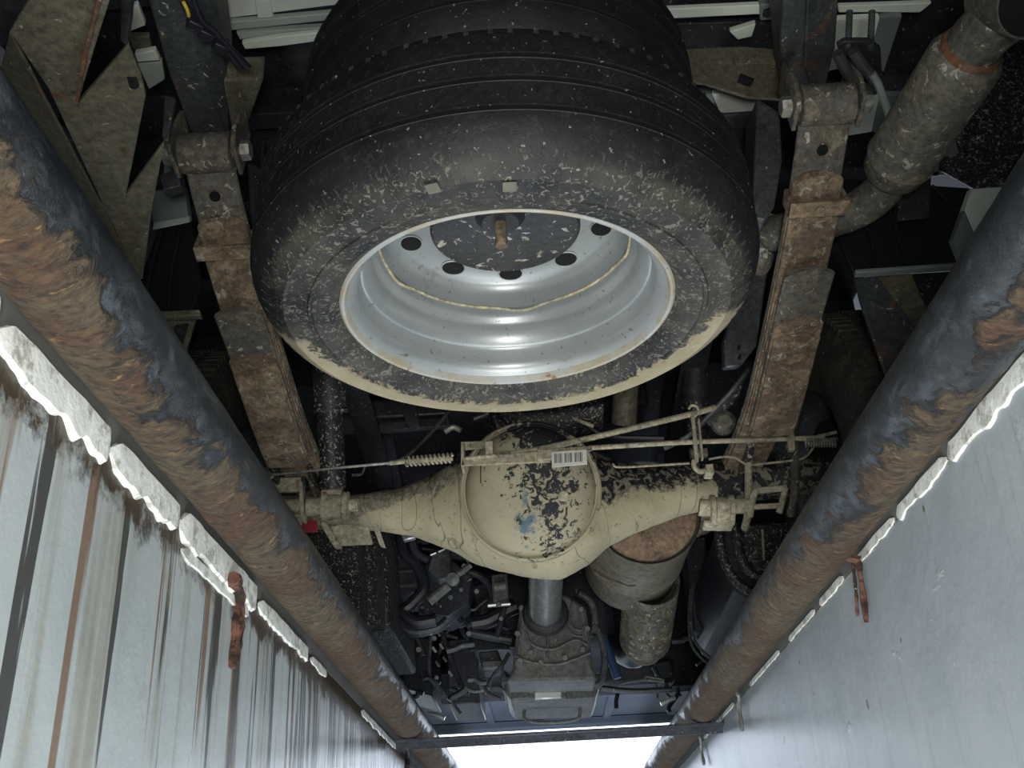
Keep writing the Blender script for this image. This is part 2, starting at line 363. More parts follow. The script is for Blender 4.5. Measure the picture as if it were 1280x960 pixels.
cm = chunk_mat()
flaky([(.50, .60, .95), (.602, .80, .72), (.803, .985, .68), (.988, 1.285, .78), (1.30, 1.60, .5), (1.62, 1.75, .3), (2.1, 2.6, .3)], wl, -.036, 'plaster_lump', wallL, cm, 1, .013, .019)
flaky([(1.0, 1.26, .5)], wl, -.060, 'plaster_lump', wallL, cm, 3, .010, .010)
flaky([(.45, .70, .8), (.71, .95, .7), (.955, 1.12, .5), (1.13, 1.30, .4), (1.36, 1.50, .4), (1.53, 1.72, .3), (1.8, 2.1, .3), (2.3, 2.8, .3)], wr, -.026, 'plaster_lump', wallR, cm, 5, .008, .013)

# pit edge pipes
def edge_pipe(x0, sgn, label, nm, seed):
    t = thing('edge_pipe', (x0, 2.4, -.039), label, 'pipe', 'steel pipes along the pit edges')
    rs = []; n = 40; L = 640; y0, y1 = -.9, 6.2
    for i in range(L+1):
        y = y0+(y1-y0)*(i/L)**1.25; ring = []
        for j in range(n):
            a = 2*math.pi*j/n; ca, sa = math.cos(a), math.sin(a)
            k = max(0, min(1, .5-.9*sa + .9*noise.noise(Vector((ca*.6+seed, y*2.6, sa*.6)))))
            d = noise.noise(Vector((ca*1.6, y*26, sa*1.6+seed)))*.6+noise.noise(Vector((ca*3, y*70, sa*3+seed)))*.4
            r = .0385+.0022*k*d + .0004*noise.noise(Vector((ca*4, y*40, sa*4)))
            ring.append((x0+ca*r, y, sa*r))
        rs.append(ring)
    MB().rings(rs).build('pipe_body', pipe_mat(x0, nm, sgn), t)
    return t
rust = grime('flaking_rust', (.10, .042, .025), .85, 0, .4, (.045, .025, .018), .2, .1, 60, .9, 30)
pl = edge_pipe(-.3045, -1, 'black pipe with brown rust on the left pit edge, above the streaked wall', 'rusty_black_pipe_left', 2.)
pr = edge_pipe(.362, 1, 'black pipe with orange rust on the right pit edge, above the smooth wall', 'rusty_black_pipe_right', 9.)
def rod(pts, r, parent, mat=rust, name='anchor_rod'):
    return MB().tube(pts, lambda t: r*(1+.25*math.sin(t*23)), 8, 5).build(name, mat, parent)
a = at(1062, 697, X=.385)
rod([at(1000, 702, X=.352), at(1030, 694, X=.372), at(1068, 697, X=.394), at(1076, 722, X=.398), at(1083, 778, X=.399)], .0035, pr)
MB().strip([at(1010, 700, X=.350), at(1040, 692, X=.372), at(1074, 700, X=.394)], .016, .005, (0, 1, 0)).build('weld_strap', rust, pr)
rod([at(1066, 702, X=.398), at(1070, 740, X=.399), at(1072, 770, X=.399)], .0022, pr)
rod([at(897, 866, X=.37), at(921, 866, X=.39), at(924, 885, X=.396), at(928, 914, X=.396)], .004, pr, M['bolt'])
rod([at(862, 922, X=.372), at(874, 920, X=.39), at(877, 938, X=.396), at(880, 956, X=.396)], .004, pr, M['bolt'])
rod([at(292, 722, X=-.34), at(298, 745, X=-.347), at(294, 790, X=-.349), at(289, 835, X=-.350)], .0075, pl)
rod([at(300, 735, X=-.345), at(302, 775, X=-.35), at(297, 815, X=-.351)], .004, pl)
rod([at(505, 925, X=-.33), at(510, 940, X=-.345), at(509, 962, X=-.348)], .006, pl, M['dark'])
t = MB(); z = -.052
p0, p1 = at(540, 930, Z=z), at(874, 910, Z=z); yc = (p0.y+p1.y)/2
t.box((.035, yc+.012, -.0425), (.74, .028, .006)); t.box((.035, yc+.026, -.050), (.74, .005, .020))
o = t.build('crossbar', grime('dark_crossbar_paint', (.04, .045, .06), .4, .2, 0, MUD2, .1, .2), None, .001)
o['label'] = 'flat dark steel bar spanning the pit under both edge pipes, before the bright opening'; o['category'] = 'bar'

# ================================================================== THE TRUCK
T = thing('truck', (0, 2.05, 0), 'muddy truck seen from below, standing astride the inspection pit', 'truck')

# ---- chassis rails and cross members
def rail_seg(pts, wd, hh, tk=.006):
    pts = [Vector(p) for p in pts]; m = MB()
    sx = 1 if pts[0].x > 0 else -1
    side = Vector((1, 0, 0))
    m.strip([p for p in pts], wd, tk, side)                                   # bottom flange
    m.strip([p+Vector((0, 0, hh)) for p in pts], wd, tk, side)
    for i in range(len(pts)-1):
        m.bar(pts[i]+Vector((sx*(wd/2), 0, hh/2)), pts[i+1]+Vector((sx*(wd/2), 0, hh/2)), tk, hh)
    return m
RZ = .74
rail = rail_seg([(-.405, 1.45, RZ-.03), (-.40, 2.0, RZ), (-.40, 2.6, RZ-.05), (-.40, 3.1, .50), (-.40, 4.4, .48)], .06, .13).build('chassis_rail', 'dark', T, .001)
rail = rail_seg([(.405, 1.45, RZ-.03), (.40, 2.0, RZ), (.40, 2.6, RZ-.05), (.40, 3.1, .50), (.40, 4.4, .48)], .06, .13).build('chassis_rail', 'dark', T, .001)
# rear rail ends (visible at the top of the picture): folded box sections that end above the shackles
def rail_end(lo, hi, z, name='rail_end', lip=None):
    m = MB(); v = []
    poly = [Vector(p) for p in lo]
    m.prism(poly, (0, 0, .12)); return m.build(name, 'rail', T, .004)
z = .78
rail_end([at(168, -60, Z=z), at(225, -60, Z=z), at(250, 80, Z=z), at(286, 176, Z=z), at(246, 185, Z=z), at(212, 95, Z=z)], None, z)
MB().prism([at(225, -60, Z=z), at(262, -60, Z=z+.035), at(284, 95, Z=z+.035), at(286, 176, Z=z+.004), at(250, 80, Z=z)], (0, 0, .10)).build('rail_web', 'rail', T, .003)
rail_end([at(982, -60, Z=z), at(1012, -60, Z=z), at(1005, 80, Z=z), at(1024, 135, Z=z), at(982, 138, Z=z), at(975, 55, Z=z)], None, z)
MB().prism([at(1012, -60, Z=z), at(1052, -60, Z=z+.03), at(1044, 60, Z=z+.03), at(1024, 135, Z=z), at(1005, 80, Z=z)], (0, 0, .10)).build('rail_web', 'rail', T, .003)
# hanger bracket beside the left rail, and the crossmember bracket with an oval hole on the right
MB().prism([at(278, 100, Z=.80), at(330, 98, Z=.83), at(312, 150, Z=.83), at(290, 162, Z=.80)], (0, 0, .05)).build('rail_bracket', 'plate', T, .004)
x0 = at(850, 60, Y=1.38); x1 = at(985, 120, Y=1.36)
m = MB()
Yb = 1.40
o = MB()
pts = [at(845, 62, Y=Yb), at(925, 58, Y=Yb), at(984, 62, Y=Yb), at(984, 124, Y=Yb), at(935, 121, Y=Yb), at(880, 104, Y=Yb), at(845, 100, Y=Yb)]
o.prism(pts, (0, .006, 0)); br = o.build('cross_member', 'plate', T, .001)
MB().prism([at(915, 72, Y=Yb-.006), at(984, 70, Y=Yb-.006), at(984, 78, Y=Yb-.006), at(920, 80, Y=Yb-.006)], (0, .006, 0)).build('rib', 'plate', br, .001)
c = at(932, 102, Y=Yb-.003); MB().lathe([(.0001, 0), (.009, 0)], c, (0, -1, 0), 16).build('hole', 'hole', br)
sl = MB(); sl.tube([at(924, 98, Y=Yb-.002), at(940, 104, Y=Yb-.002)], .0085, 12); sl.build('oval_hole', 'hole', br)
MB().box((0, 1.95, .74), (.80, .06, .10)).build('cross_member', 'dark', T, .004)
MB().box((0, 2.75, .56), (.80, .06, .08)).build('cross_member', 'dark', T, .004)

# ---- load bed: floor sheet, cross bearers, pale sills
MB().box((0, 1.15, 1.12), (1.9, 2.9, .02)).build('bed_floor', 'dark', T)
MB().box((0, 3.6, .95), (3.6, 2.0, .02)).build('cab_floor', 'dark', T)
MB().box((0, 2.6, 1.04), (1.9, .02, .18)).build('cab_back_panel', 'dark', T)
for y in (.75, 1.02, 1.29, 1.62, 1.9, 2.2):
    MB().box((0, y, 1.07), (1.8, .045, .07)).build('bed_bearer', 'dark', T, .003)
def sheet(px, z, name='bed_panel', mat='white', dz=.012, lab=None):
    o = MB().prism([at(x, y, Z=z) for x, y in px], (0, 0, dz)).build(name, mat, T, .002)
    if lab: o['label'] = lab
    return o
sheet([(272, -20), (420, -20), (424, 6), (280, 24)], .99)
sheet([(318, 0), (338, 0), (342, 22), (322, 24)], .985, 'panel_rib', 'white', .01)
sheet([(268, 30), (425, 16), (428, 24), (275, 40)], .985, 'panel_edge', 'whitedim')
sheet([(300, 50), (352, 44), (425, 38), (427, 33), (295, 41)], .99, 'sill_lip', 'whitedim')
sheet([(302, 54), (350, 46), (426, 38), (426, 48), (352, 58), (306, 62)], .98, 'bed_sill', 'white', .01, 'pale bed sill catching light')
sheet([(160, 10), (172, 6), (182, 32), (162, 40)], .93, 'body_edge', 'white')
sheet([(168, 68), (194, 63), (200, 76), (172, 78)], .93, 'body_edge', 'white')
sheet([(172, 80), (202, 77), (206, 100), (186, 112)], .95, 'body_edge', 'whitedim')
sheet([(160, 46), (186, 46), (190, 62), (166, 62)], .94, 'body_edge', 'plate')
sheet([(825, 12), (952, 6), (952, 18), (830, 24)], .985, 'bed_sill', 'white', .01)
sheet([(1048, 8), (1165, 4), (1150, 16), (1048, 16)], .985, 'bed_sill', 'white', .01)
MB().prism([at(950, 6, Z=.975), at(975, 4, Z=.975), at(975, 24, Z=.975), at(950, 26, Z=.975)], (0, 0, .03)).build('sill_bracket', 'bodygrey', T, .002)
hexbolt(at(960, 15, Z=.974), (0, 0, -1), .01, .006).build('bolt', 'dark', T)
sheet([(912, 40), (945, 30), (940, 46), (922, 50)], 1.0, 'bed_patch', 'white')
sheet([(890, 118), (948, 118), (942, 170), (912, 170)], .93, 'bed_panel', 'white')
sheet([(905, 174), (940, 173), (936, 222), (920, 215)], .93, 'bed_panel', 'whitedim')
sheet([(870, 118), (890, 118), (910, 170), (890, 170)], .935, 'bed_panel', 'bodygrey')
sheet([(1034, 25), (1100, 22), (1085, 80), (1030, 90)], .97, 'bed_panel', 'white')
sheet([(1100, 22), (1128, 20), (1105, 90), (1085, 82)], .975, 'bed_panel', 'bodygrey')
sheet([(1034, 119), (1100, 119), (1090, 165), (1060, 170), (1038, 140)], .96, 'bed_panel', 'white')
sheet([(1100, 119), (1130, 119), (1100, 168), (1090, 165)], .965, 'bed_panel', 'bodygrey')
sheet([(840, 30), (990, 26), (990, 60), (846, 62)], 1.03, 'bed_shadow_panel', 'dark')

# ---- leaf springs
def leafcurve(y0, y1, off, n=26):
    K = [(1.285, .662), (1.36, .614), (1.48, .556), (1.6, .508), (1.82, .437), (2.05, .418), (2.3, .428), (2.8, .5)]
    out = []
    P = spline([(0, a, b) for a, b in K], 10)
    for i in range(n+1):
        y = y0+(y1-y0)*i/n; k = 0
        while k < len(P)-2 and P[k+1].y < y: k += 1
        a, b = P[k], P[k+1]; f = (y-a.y)/max(1e-6, b.y-a.y); out.append((y, a.z+(b.z-a.z)*f+off(y)))
    return out
def leaf_spring(sx, xc, dx, dy, dz, lab):
    def X(y): return xc+dx*(y-1.3)
    def leaf(y0, y1, off, wd, th, mat, par, name='leaf', tip=.013):
        cs = leafcurve(y0, y1, off, 34); U = [-1, -.94, -.6, -.2, .2, .6, .94, 1]; rs = []
        for i, (y, z_) in enumerate(cs):
            a, b = cs[max(0, i-1)], cs[min(len(cs)-1, i+1)]; sl = (b[1]-a[1])/(b[0]-a[0]); k = tip*max(0, 1-(y-y0)/.06); up, dn = [], []
            for u in U:
                sh = k*u*u; e = th/2*(.55 if abs(u) == 1 else 1); cr = .0012*u*u
                up.append((X(y)+u*wd/2, y+dy+sh, z_+dz+sl*sh+e)); dn.append((X(y)+u*wd/2, y+dy+sh, z_+dz+sl*sh-e+cr))
            rs.append(up+dn[::-1])
        return MB().rings(rs).build(name, mat, par)
    main = leaf(1.287, 2.80, lambda y: 0, .078, .011, 'spring_grey', T, 'leaf_spring', 0); main['label'] = lab
    leaf(1.352, 2.7, lambda y: -.0115, .079, .011, 'spring_rust', main)
    leaf(1.395, 2.6, lambda y: -.023, .078, .011, 'spring_rust', main)
    leaf(1.53, 1.815, lambda y: -.0345+max(0, (1.6-y))*.03, .076, .010, 'spring_rust', main)
    leaf(1.462, 1.812, lambda y: -.052-max(0, 1.54-y)*.10, .080, .009, 'spring_grey', main)
    leaf(1.552, 1.81, lambda y: -.060, .081, .010, 'spring_rust', main)
    leaf(1.575, 1.81, lambda y: -.070+max(0, 1.7-y)*.035, .078, .009, 'spring_rust', main)
    # centre hole heads
    for y, o_ in ((1.322, -.010), (1.492, -.057)):
        (yy, zz), = [leafcurve(y, y+.001, lambda q: o_, 1)[0]]
        MB().lathe([(.0001, -.003), (.0045, -.003), (.005, .0), (.0085, .0), (.0085, .003)], (X(y), y+dy, zz+dz), (0, -.4, -1), 16).build('spring_hole', 'hole', main)
    # rebound clip
    (yy, zz) = leafcurve(1.40, 1.41, lambda q: -.0115, 1)[0]
    cx = X(1.37); cl = MB(); c = Vector((cx, 1.392+dy, zz+dz))
    rot = Matrix.Rotation(-.42, 3, 'X')
    cl.box(c+rot@Vector((0, 0, -.022)), (.092, .026, .007), rot); cl.box(c+rot@Vector((0, 0, .020)), (.092, .026, .005), rot)
    for q in (-1, 1): cl.box(c+rot@Vector((q*.043, 0, -.001)), (.006, .026, .046), rot)
    clip = cl.build('rebound_clip', 'spring_rust', main, .001)
    hexbolt(c+rot@Vector((.0, 0, -.026)), rot@Vector((0, 0, -1)), .008, .004).build('clip_bolt', 'spring_rust', main)
    # eye and shackle
    ex = X(1.285); E_ = Vector((ex, 1.272+dy, .672+dz))
    MB().lathe([(.029, -.040), (.031, -.038), (.031, .038), (.029, .040), (.012, .040), (.012, -.040)], E_, (1, 0, 0), 28, True).build('spring_eye', 'spring_grey', main)
    for q in (-1, 1):
        sh = MB().prism([E_+Vector((q*.045, -.032, -.018)), E_+Vector((q*.045, .024, -.028)), E_+Vector((q*.045, .045, .07)), E_+Vector((q*.045, .0, .09)), E_+Vector((q*.045, -.034, .022))], (q*.007, 0, 0)).build('shackle', 'spring_grey', T, .002)
    MB().cyl(E_+Vector((-.064, 0, 0)), E_+Vector((.064, 0, 0)), .010, 16).build('shackle_pin', 'bolt', sh)
    for q in (-1, 1): hexbolt(E_+Vector((q*.054, 0, 0)), (q, 0, 0), .016, .014).build('nut', 'bolt', sh)
    # bottom stop / u-bolt saddle bracket in front of the axle
    return main, X
spL, XL = leaf_spring(-1, -.468, .035, 0, 0, 'rust brown leaf spring on the left side')
spR, XR = leaf_spring(1, .478, -.055, -.035, -.008, 'rust brown leaf spring on the right side')
# end plates of the lower leaves (rust coloured trays with a turned-up lip)
for sp, px, sx in ((spL, [(336, 553), (386, 552), (392, 568), (338, 567)], 'l'), (spR, [(934, 512), (986, 510), (988, 524), (936, 528)], 'r')):
    MB().prism([at(x, y, Y=1.80) for x, y in px], (0, .012, 0)).build('end_lip', 'spring_rust', sp, .002)

# ---- rear axle
AX = axle_mat(); CV = cover_mat()
def silh(x, yt, yb, Y): return at(x, yt, Y=Y), at(x, yb, Y=Y)
secs = [(343, 612, 650, .03), (400, 616, 652, .045), (440, 614, 652, .05), (480, 609, 654, .055), (510, 603, 659, .065), (540, 590, 669, .08), (562, 574, 678, .10), (585, 558, 690, .115), (610, 553, 700, .125), (640, 550, 708, .13), (670, 548, 712, .13),
        (700, 548, 711, .13), (730, 550, 695, .12), (755, 562, 675, .10), (780, 574, 661, .08), (815, 577, 647, .06), (850, 574, 634, .052), (890, 570, 625, .048), (935, 568, 617, .047), (1000, 566, 612, .046), (1040, 563, 609, .045)]
rs = []
for x, yt, yb, ry in secs:
    a, b = silh(x, yt, yb, 2.0); c = (a+b)/2; hz = (a.z-b.z)/2; ring = []
    for j in range(40):
        q = 2*math.pi*j/40; cc, ss = math.cos(q), math.sin(q); e = .85
        ring.append((c.x, 2.04+ry*math.copysign(abs(cc)**e, cc), c.z+hz*math.copysign(abs(ss)**e, ss)))
    rs.append(ring)
def resample(rs, k=4):
    out = []
    for i in range(len(rs)-1):
        A = rs[max(0, i-1)]; B = rs[i]; C_ = rs[i+1]; D = rs[min(len(rs)-1, i+2)]
        for s in range(k):
            t = s/k; ring = []
            for j in range(len(B)):
                a, b, c, d = map(Vector, (A[j], B[j], C_[j], D[j])); p = .5*((2*b)+(c-a)*t+(2*a-5*b+4*c-d)*t*t+(3*b-a-3*c+d)*t**3)
                n_ = noise.noise(p*30)*.0035+noise.noise(p*9)*.004; ctr = Vector((p.x, 2.04, .35)); ring.append(p+(p-ctr).normalized()*n_)
            out.append(ring)
    return out+[[Vector(p) for p in rs[-1]]]
ax = MB().rings(resample(rs)).build('rear_axle', AX, T); ax['label'] = 'mud caked rear axle housing across the picture'
cc = at(663, 612, Y=1.905); cax = Vector((.0, -1, -.18)).normalized()
prof = [(.137, -.035), (.138, -.004), (.134, .000), (.131, -.002), (.130, -.006), (.127, -.006), (.126, .002), (.122, .012), (.112, .026), (.096, .038), (.075, .046), (.045, .050), (.0001, .051)]
MB().lathe(prof, cc, cax, 72).build('differential_cover', CV, ax)
u_, v_, a_ = basis(cax)
for k in range(14):
    q = 2*math.pi*(k+.5)/14; p = cc+(u_*math.cos(q)+v_*math.sin(q))*.146+cax*(-.022)
    if p.z < .25 and k % 2: hexbolt(p, cax, .006, .004).build('cover_bolt', AX, ax)
pl_ = at(704, 620, Y=1.862)
MB().lathe([(.0001, .004), (.008, .004), (.0105, .002), (.0105, -.006), (.016, -.006), (.017, -.012)], pl_, cax, 24).build('filler_plug', 'drymud', ax)
mk = MB(); mk.bar(at(601, 582, Y=1.865), at(601, 604, Y=1.865), .002, .004, (0, -1, 0)); mk.bar(at(606, 582, Y=1.865), at(606, 602, Y=1.865), .002, .004, (0, -1, 0)); mk.bar(at(606, 602, Y=1.863), at(622, 602, Y=1.863), .003, .004, (0, -1, 0)); mk.build('cast_mark', 'dark', ax)
# axle ends: left bush with brackets
def bush(px0, px1, py, Y, r, parent, mats=('drymud', 'drymud')):
    a, b = at(px0, py, Y=Y), at(px1, py, Y=Y); L = (b-a).length; m = MB()
    m.lathe([(r*.75, -.004), (r*1.18, -.002), (r*1.18, .006), (r, .008), (r, L-.008), (r*1.18, L-.006), (r*1.18, L+.002), (r*.75, L+.004), (.0001, L+.004)], a, (b-a).normalized(), 28)
    return m.build('link_bush', mats[0], parent)
bush(405, 434, 633, 1.93, .0245, ax)
MB().cyl(at(384, 634, Y=1.935), at(405, 633, Y=1.935), .018, 18).build('bush_sleeve', 'drymud', ax)
MB().cyl(at(434, 632, Y=1.935), at(448, 631, Y=1.935), .013, 18).build('bush_stud', 'drymud', ax)
MB().cyl(at(345, 634, Y=1.94), at(380, 634, Y=1.94), .016, 18).build('bush_shaft', 'drymud', ax)
b_ = MB()
b_.bar(at(342, 607, Y=1.93), at(376, 606, Y=1.93), .010, .030); b_.bar(at(342, 607, Y=1.93), at(344, 650, Y=1.93), .010, .02, (0, 1, 0)); b_.bar(at(377, 605, Y=1.93), at(380, 652, Y=1.93), .008, .03, (0, 1, 0)); b_.bar(at(342, 650, Y=1.93), at(378, 650, Y=1.93), .01, .02)
b_.build('spring_plate', 'drymud', ax, .002)
# mud guard tab hanging below left end
o = MB().prism([at(405, 648, Y=2.02), at(458, 650, Y=2.02), at(466, 681, Y=2.06), at(426, 683, Y=2.06)], (0, .008, .004)).build('axle_tab', 'drymud', ax, .002)
MB().prism([at(405, 648, Y=2.01), at(426, 683, Y=2.05), at(417, 684, Y=2.05), at(400, 655, Y=2.01)], (0, .03, .004)).build('axle_tab', 'drymud', ax, .002)
MB().prism([at(463, 650, Y=2.03), at(470, 650, Y=2.03), at(481, 682, Y=2.05), at(474, 680, Y=2.05)], (0, .02, 0)).build('axle_tab', 'drymud', ax, .001)
MB().prism([at(374, 650, Y=1.97), at(396, 650, Y=1.97), at(396, 664, Y=1.97), at(378, 664, Y=1.97)], (0, .01, 0)).build('reflector', 'red', ax, .001)
# right lower link bush and ladder bracket
bush(889, 915, 637, 1.90, .024, ax)
MB().cyl(at(874, 634, Y=1.905), at(889, 636, Y=1.905), .017, 18).build('bush_sleeve', 'drymud', ax)
MB().cyl(at(915, 633, Y=1.905), at(938, 632, Y=1.905), .015, 18).build('bush_stud', 'drymud', ax)
MB().prism([at(880, 650, Y=1.90), at(920, 651, Y=1.90), at(918, 656, Y=1.90), at(882, 655, Y=1.90)], (0, .04, 0)).build('bush_saddle', 'drymud', ax, .002)
b_ = MB()
b_.tube([at(946, 612, Y=1.90), at(941, 622, Y=1.90), at(937, 646, Y=1.90)], .0075, 8, 3); b_.tube([at(982, 610, Y=1.90), at(979, 622, Y=1.90), at(974, 641, Y=1.90)], .0065, 8, 3)
b_.bar(at(938, 634, Y=1.90), at(974, 632, Y=1.90), .008, .010); b_.bar(at(942, 614, Y=1.90), at(984, 610, Y=1.90), .008, .012)
b_.build('spring_plate', 'drymud', ax, .002)
# U-bolts and saddles
def ubolt(px, py0, py1, Y, r=.0075, mat='drymud', x2=None):
    a, b = at(px, py0, Y=Y), at(x2 or px, py1, Y=Y)
    o = MB(); o.tube([a+Vector((0, .2, .02)), a+Vector((0, .05, .015)), a, (a+b)/2+Vector((0, -.006, 0)), b, b+Vector((0, .05, -.015))], r, 10, 4); return o.build('u_bolt', mat, T)
ubolt(935, 556, 640, 1.925); ubolt(993, 552, 622, 1.925, .0085, 'spring_grey')
ubolt(336, 568, 600, 1.93, .005, 'spring_grey'); ubolt(388, 566, 600, 1.93, .005, 'spring_grey')
for px, nm in (([(338, 572), (388, 570), (392, 598), (386, 598), (382, 580), (344, 581), (343, 598), (337, 598)], 'l'), ([(934, 532), (990, 526), (994, 566), (984, 566), (980, 548), (944, 552), (942, 572), (934, 572)], 'r')):
    MB().prism([at(x, y, Y=1.88) for x, y in px], (0, .10, .01)).build('axle_saddle', 'darkspeck', T, .003)
MB().prism([at(x, y, Y=1.93) for x, y in ((344, 582), (382, 581), (382, 606), (344, 608))], (0, .06, .01)).build('bump_block', 'dark', T, .003)
# ---- shock absorber, left (and its twin on the right, mostly hidden)
def shock(a, b, c, d, r1, r2, mat1='darkspeck'):
    s = MB().lathe([(.0001, 0), (r1, 0), (r1, (b-a).length), (r1*1.14, (b-a).length), (r1*1.14, (b-a).length+.006), (r1*.8, (b-a).length+.004)], a, (b-a).normalized(), 28).build('shock_absorber', mat1, T)
    MB().lathe([(r2, -.01), (r2, (c-b).length*.9), (r2*.9, (c-b).length), (.0001, (c-b).length)], b, (c-b).normalized(), 28).build('damper_tube', 'darkspeck', s)
    MB().cyl(c+Vector((-.02, 0, -.012)), c+Vector((.02, 0, -.012)), .014, 16).build('damper_eye', 'drymud', s)
    return s
shock(at(411, 380, Y=1.80), at(412, 512, Y=1.885), at(416, 612, Y=1.93), None, .0335, .0265)
shock(at(868, 430, Y=2.2), at(870, 500, Y=2.25), at(872, 560, Y=2.3), None, .033, .027, 'dark')

# ---- handbrake rods, balance channel, cables, springs, pipes
Yr = 1.85
o = MB(); o.tube([at(735, 560, Y=Yr), at(850, 553, Y=Yr), at(1030, 547, Y=Yr)], .0048, 10); rd = o.build('brake_rod', 'muddy_rod', T)
f = MB(); f.bar(at(1026, 545, Y=Yr), at(1046, 540, Y=Yr), .004, .006); f.bar(at(1026, 551, Y=Yr), at(1046, 548, Y=Yr), .004, .006); f.bar(at(1024, 543, Y=Yr), at(1024, 553, Y=Yr), .006, .006, (0, 1, 0)); f.build('clevis', 'muddy_rod', rd, .001)
o = MB(); o.tube([at(585, 575, Y=Yr), at(660, 564, Y=Yr), at(740, 547, Y=Yr), at(870, 516, Y=Yr+.01), at(893, 509, Y=Yr+.02)], .0058, 10, 4); o.build('brake_rod', 'muddy_rod', T)
# channel
ch = MB()
ch.prism([at(577, 572, Y=Yr-.01), at(688, 563, Y=Yr-.01), at(688, 577, Y=Yr-.01), at(577, 582, Y=Yr-.01)], (0, .006, 0))
ch.prism([at(576, 552, Y=Yr+.02), at(640, 550, Y=Yr+.02), at(690, 545, Y=Yr+.02), at(690, 549, Y=Yr+.02), at(640, 557, Y=Yr+.02), at(576, 562, Y=Yr+.02)], (0, .006, 0))
ch.prism([at(576, 552, Y=Yr-.01), at(580, 552, Y=Yr-.01), at(580, 582, Y=Yr-.01), at(576, 582, Y=Yr-.01)], (0, .04, 0))
ch.prism([at(672, 562, Y=Yr-.014), at(740, 557, Y=Yr-.014), at(740, 563, Y=Yr-.014), at(690, 568, Y=Yr-.014), at(690, 574, Y=Yr-.014), at(672, 575, Y=Yr-.014)], (0, .006, 0))
cho = ch.build('balance_channel', 'muddy_rod', T, .001); cho['label'] = 'mud covered brake balance channel above the differential cover'
MB().prism([at(606, 552, Y=Yr-.016), at(616, 551, Y=Yr-.016), at(616, 570, Y=Yr-.016), at(607, 571, Y=Yr-.016)], (0, .012, 0)).build('clamp_band', 'muddy_rod', cho, .001)
MB().tube([at(582, 573, Y=Yr-.014), at(620, 569, Y=Yr-.014)], .0035, 8).build('adjuster_pin', 'muddy_rod', cho)
# barcode label
LY = Yr-.028
lb = MB().prism([at(689, 565, Y=LY), at(733, 562, Y=LY), at(734, 580, Y=LY), at(690, 584, Y=LY)], (0, .0025, 0)).build('barcode_label', 'paper', T); lb['label'] = 'white barcode label on the differential'
m = MB()
for k in range(17):
    if k in (5, 11): continue
    x = 693+k*2.1; w_ = .9 if k % 3 else 1.4; m.prism([at(x, 567.5-k*.13, Y=LY-.0004), at(x+w_, 567.4-k*.13, Y=LY-.0004), at(x+w_+.3, 579-k*.13, Y=LY-.0004), at(x+.3, 579.1-k*.13, Y=LY-.0004)], (0, -.0004, 0))
m.build('barcode_bars', 'ink', lb, smooth=False)
# relay lever on the right
lv = MB(); lv.bar(at(866, 522, Y=Yr-.008), at(871, 578, Y=Yr-.008), .007, .009, (0, -1, 0)); lv.bar(at(873, 524, Y=Yr-.008), at(878, 575, Y=Yr-.008), .004, .012, (0, -1, 0))
lv.tube([at(868, 575, Y=Yr-.008), at(868, 583, Y=Yr-.008), at(874, 589, Y=Yr-.008), at(882, 588, Y=Yr)], .0055, 8, 3)
lv = lv.build('relay_lever', 'muddy_rod', T, .001)
MB().tube([at(861, 511, Y=Yr-.012), at(864, 507, Y=Yr-.012), at(871, 508, Y=Yr-.012), at(873, 515, Y=Yr-.012), at(868, 521, Y=Yr-.012)], .0028, 8, 4).build('hook', 'muddy_rod', lv)
MB().prism([at(882, 580, Y=Yr), at(892, 579, Y=Yr), at(893, 592, Y=Yr), at(882, 592, Y=Yr)], (0, .03, 0)).build('lever_pivot', 'drymud', lv, .002)
def coil(a, b, r, turns, wr, name, mat, par, n=9):
    d = (b-a); u, v, _ = basis(d); pts = [a+d*(i/(turns*n))+(u*math.cos(2*math.pi*i/n)+v*math.sin(2*math.pi*i/n))*r for i in range(turns*n+1)]
    return MB().tube(pts, wr, 6).build(name, mat, par)
MB().tube([at(992, 550, Y=Yr), at(1004, 550, Y=Yr), at(1010, 553, Y=Yr)], .0022, 6, 2).build('spring_hook', 'muddy_rod', rd)
coil(at(1006, 553, Y=Yr), at(1046, 553, Y=Yr), .0085, 12, .0016, 'return_spring', 'bolt', rd)
MB().prism([at(985, 541, Y=Yr-.006), at(993, 541, Y=Yr-.006), at(994, 562, Y=Yr-.006), at(986, 562, Y=Yr-.006)], (0, .012, 0)).build('spring_anchor', 'muddy_rod', rd, .001)
# left cable with boot
cb = MB().tube([at(322, 592, Y=1.88), at(345, 593, Y=1.87), at(420, 585, Y=Yr), at(506, 577, Y=Yr)], .0028, 8, 3).build('brake_cable', 'bolt', T)
MB().tube([at(487, 579, Y=Yr), at(506, 577, Y=Yr)], .0045, 8).build('cable_end', 'muddy_rod', cb)
MB().cyl(at(506, 577, Y=Yr), at(566, 573, Y=Yr), .0045, 10).build('cable_core', 'muddy_rod', cb)
coil(at(507, 577, Y=Yr), at(566, 572, Y=Yr), .0085, 11, .0026, 'cable_spring', 'muddy_rod', cb)
MB().tube([at(310, 580, Y=1.88), at(330, 586, Y=1.88), at(340, 596, Y=1.87), at(328, 598, Y=1.87)], .0035, 8, 3).build('cable_shackle', 'bolt', cb)
MB().tube([at(484, 580, Y=Yr+.02), at(505, 572, Y=Yr+.02), at(535, 545, Y=Yr+.05), at(562, 512, Y=Yr+.08), at(580, 490, Y=Yr+.1)], .0035, 8, 4).build('brake_cable', 'greydark', T)
MB().tube([at(456, 583, Y=1.88), at(452, 592, Y=1.9), at(440, 594, Y=1.9)], .003, 6, 3).build('cable_clip', 'dark', T)
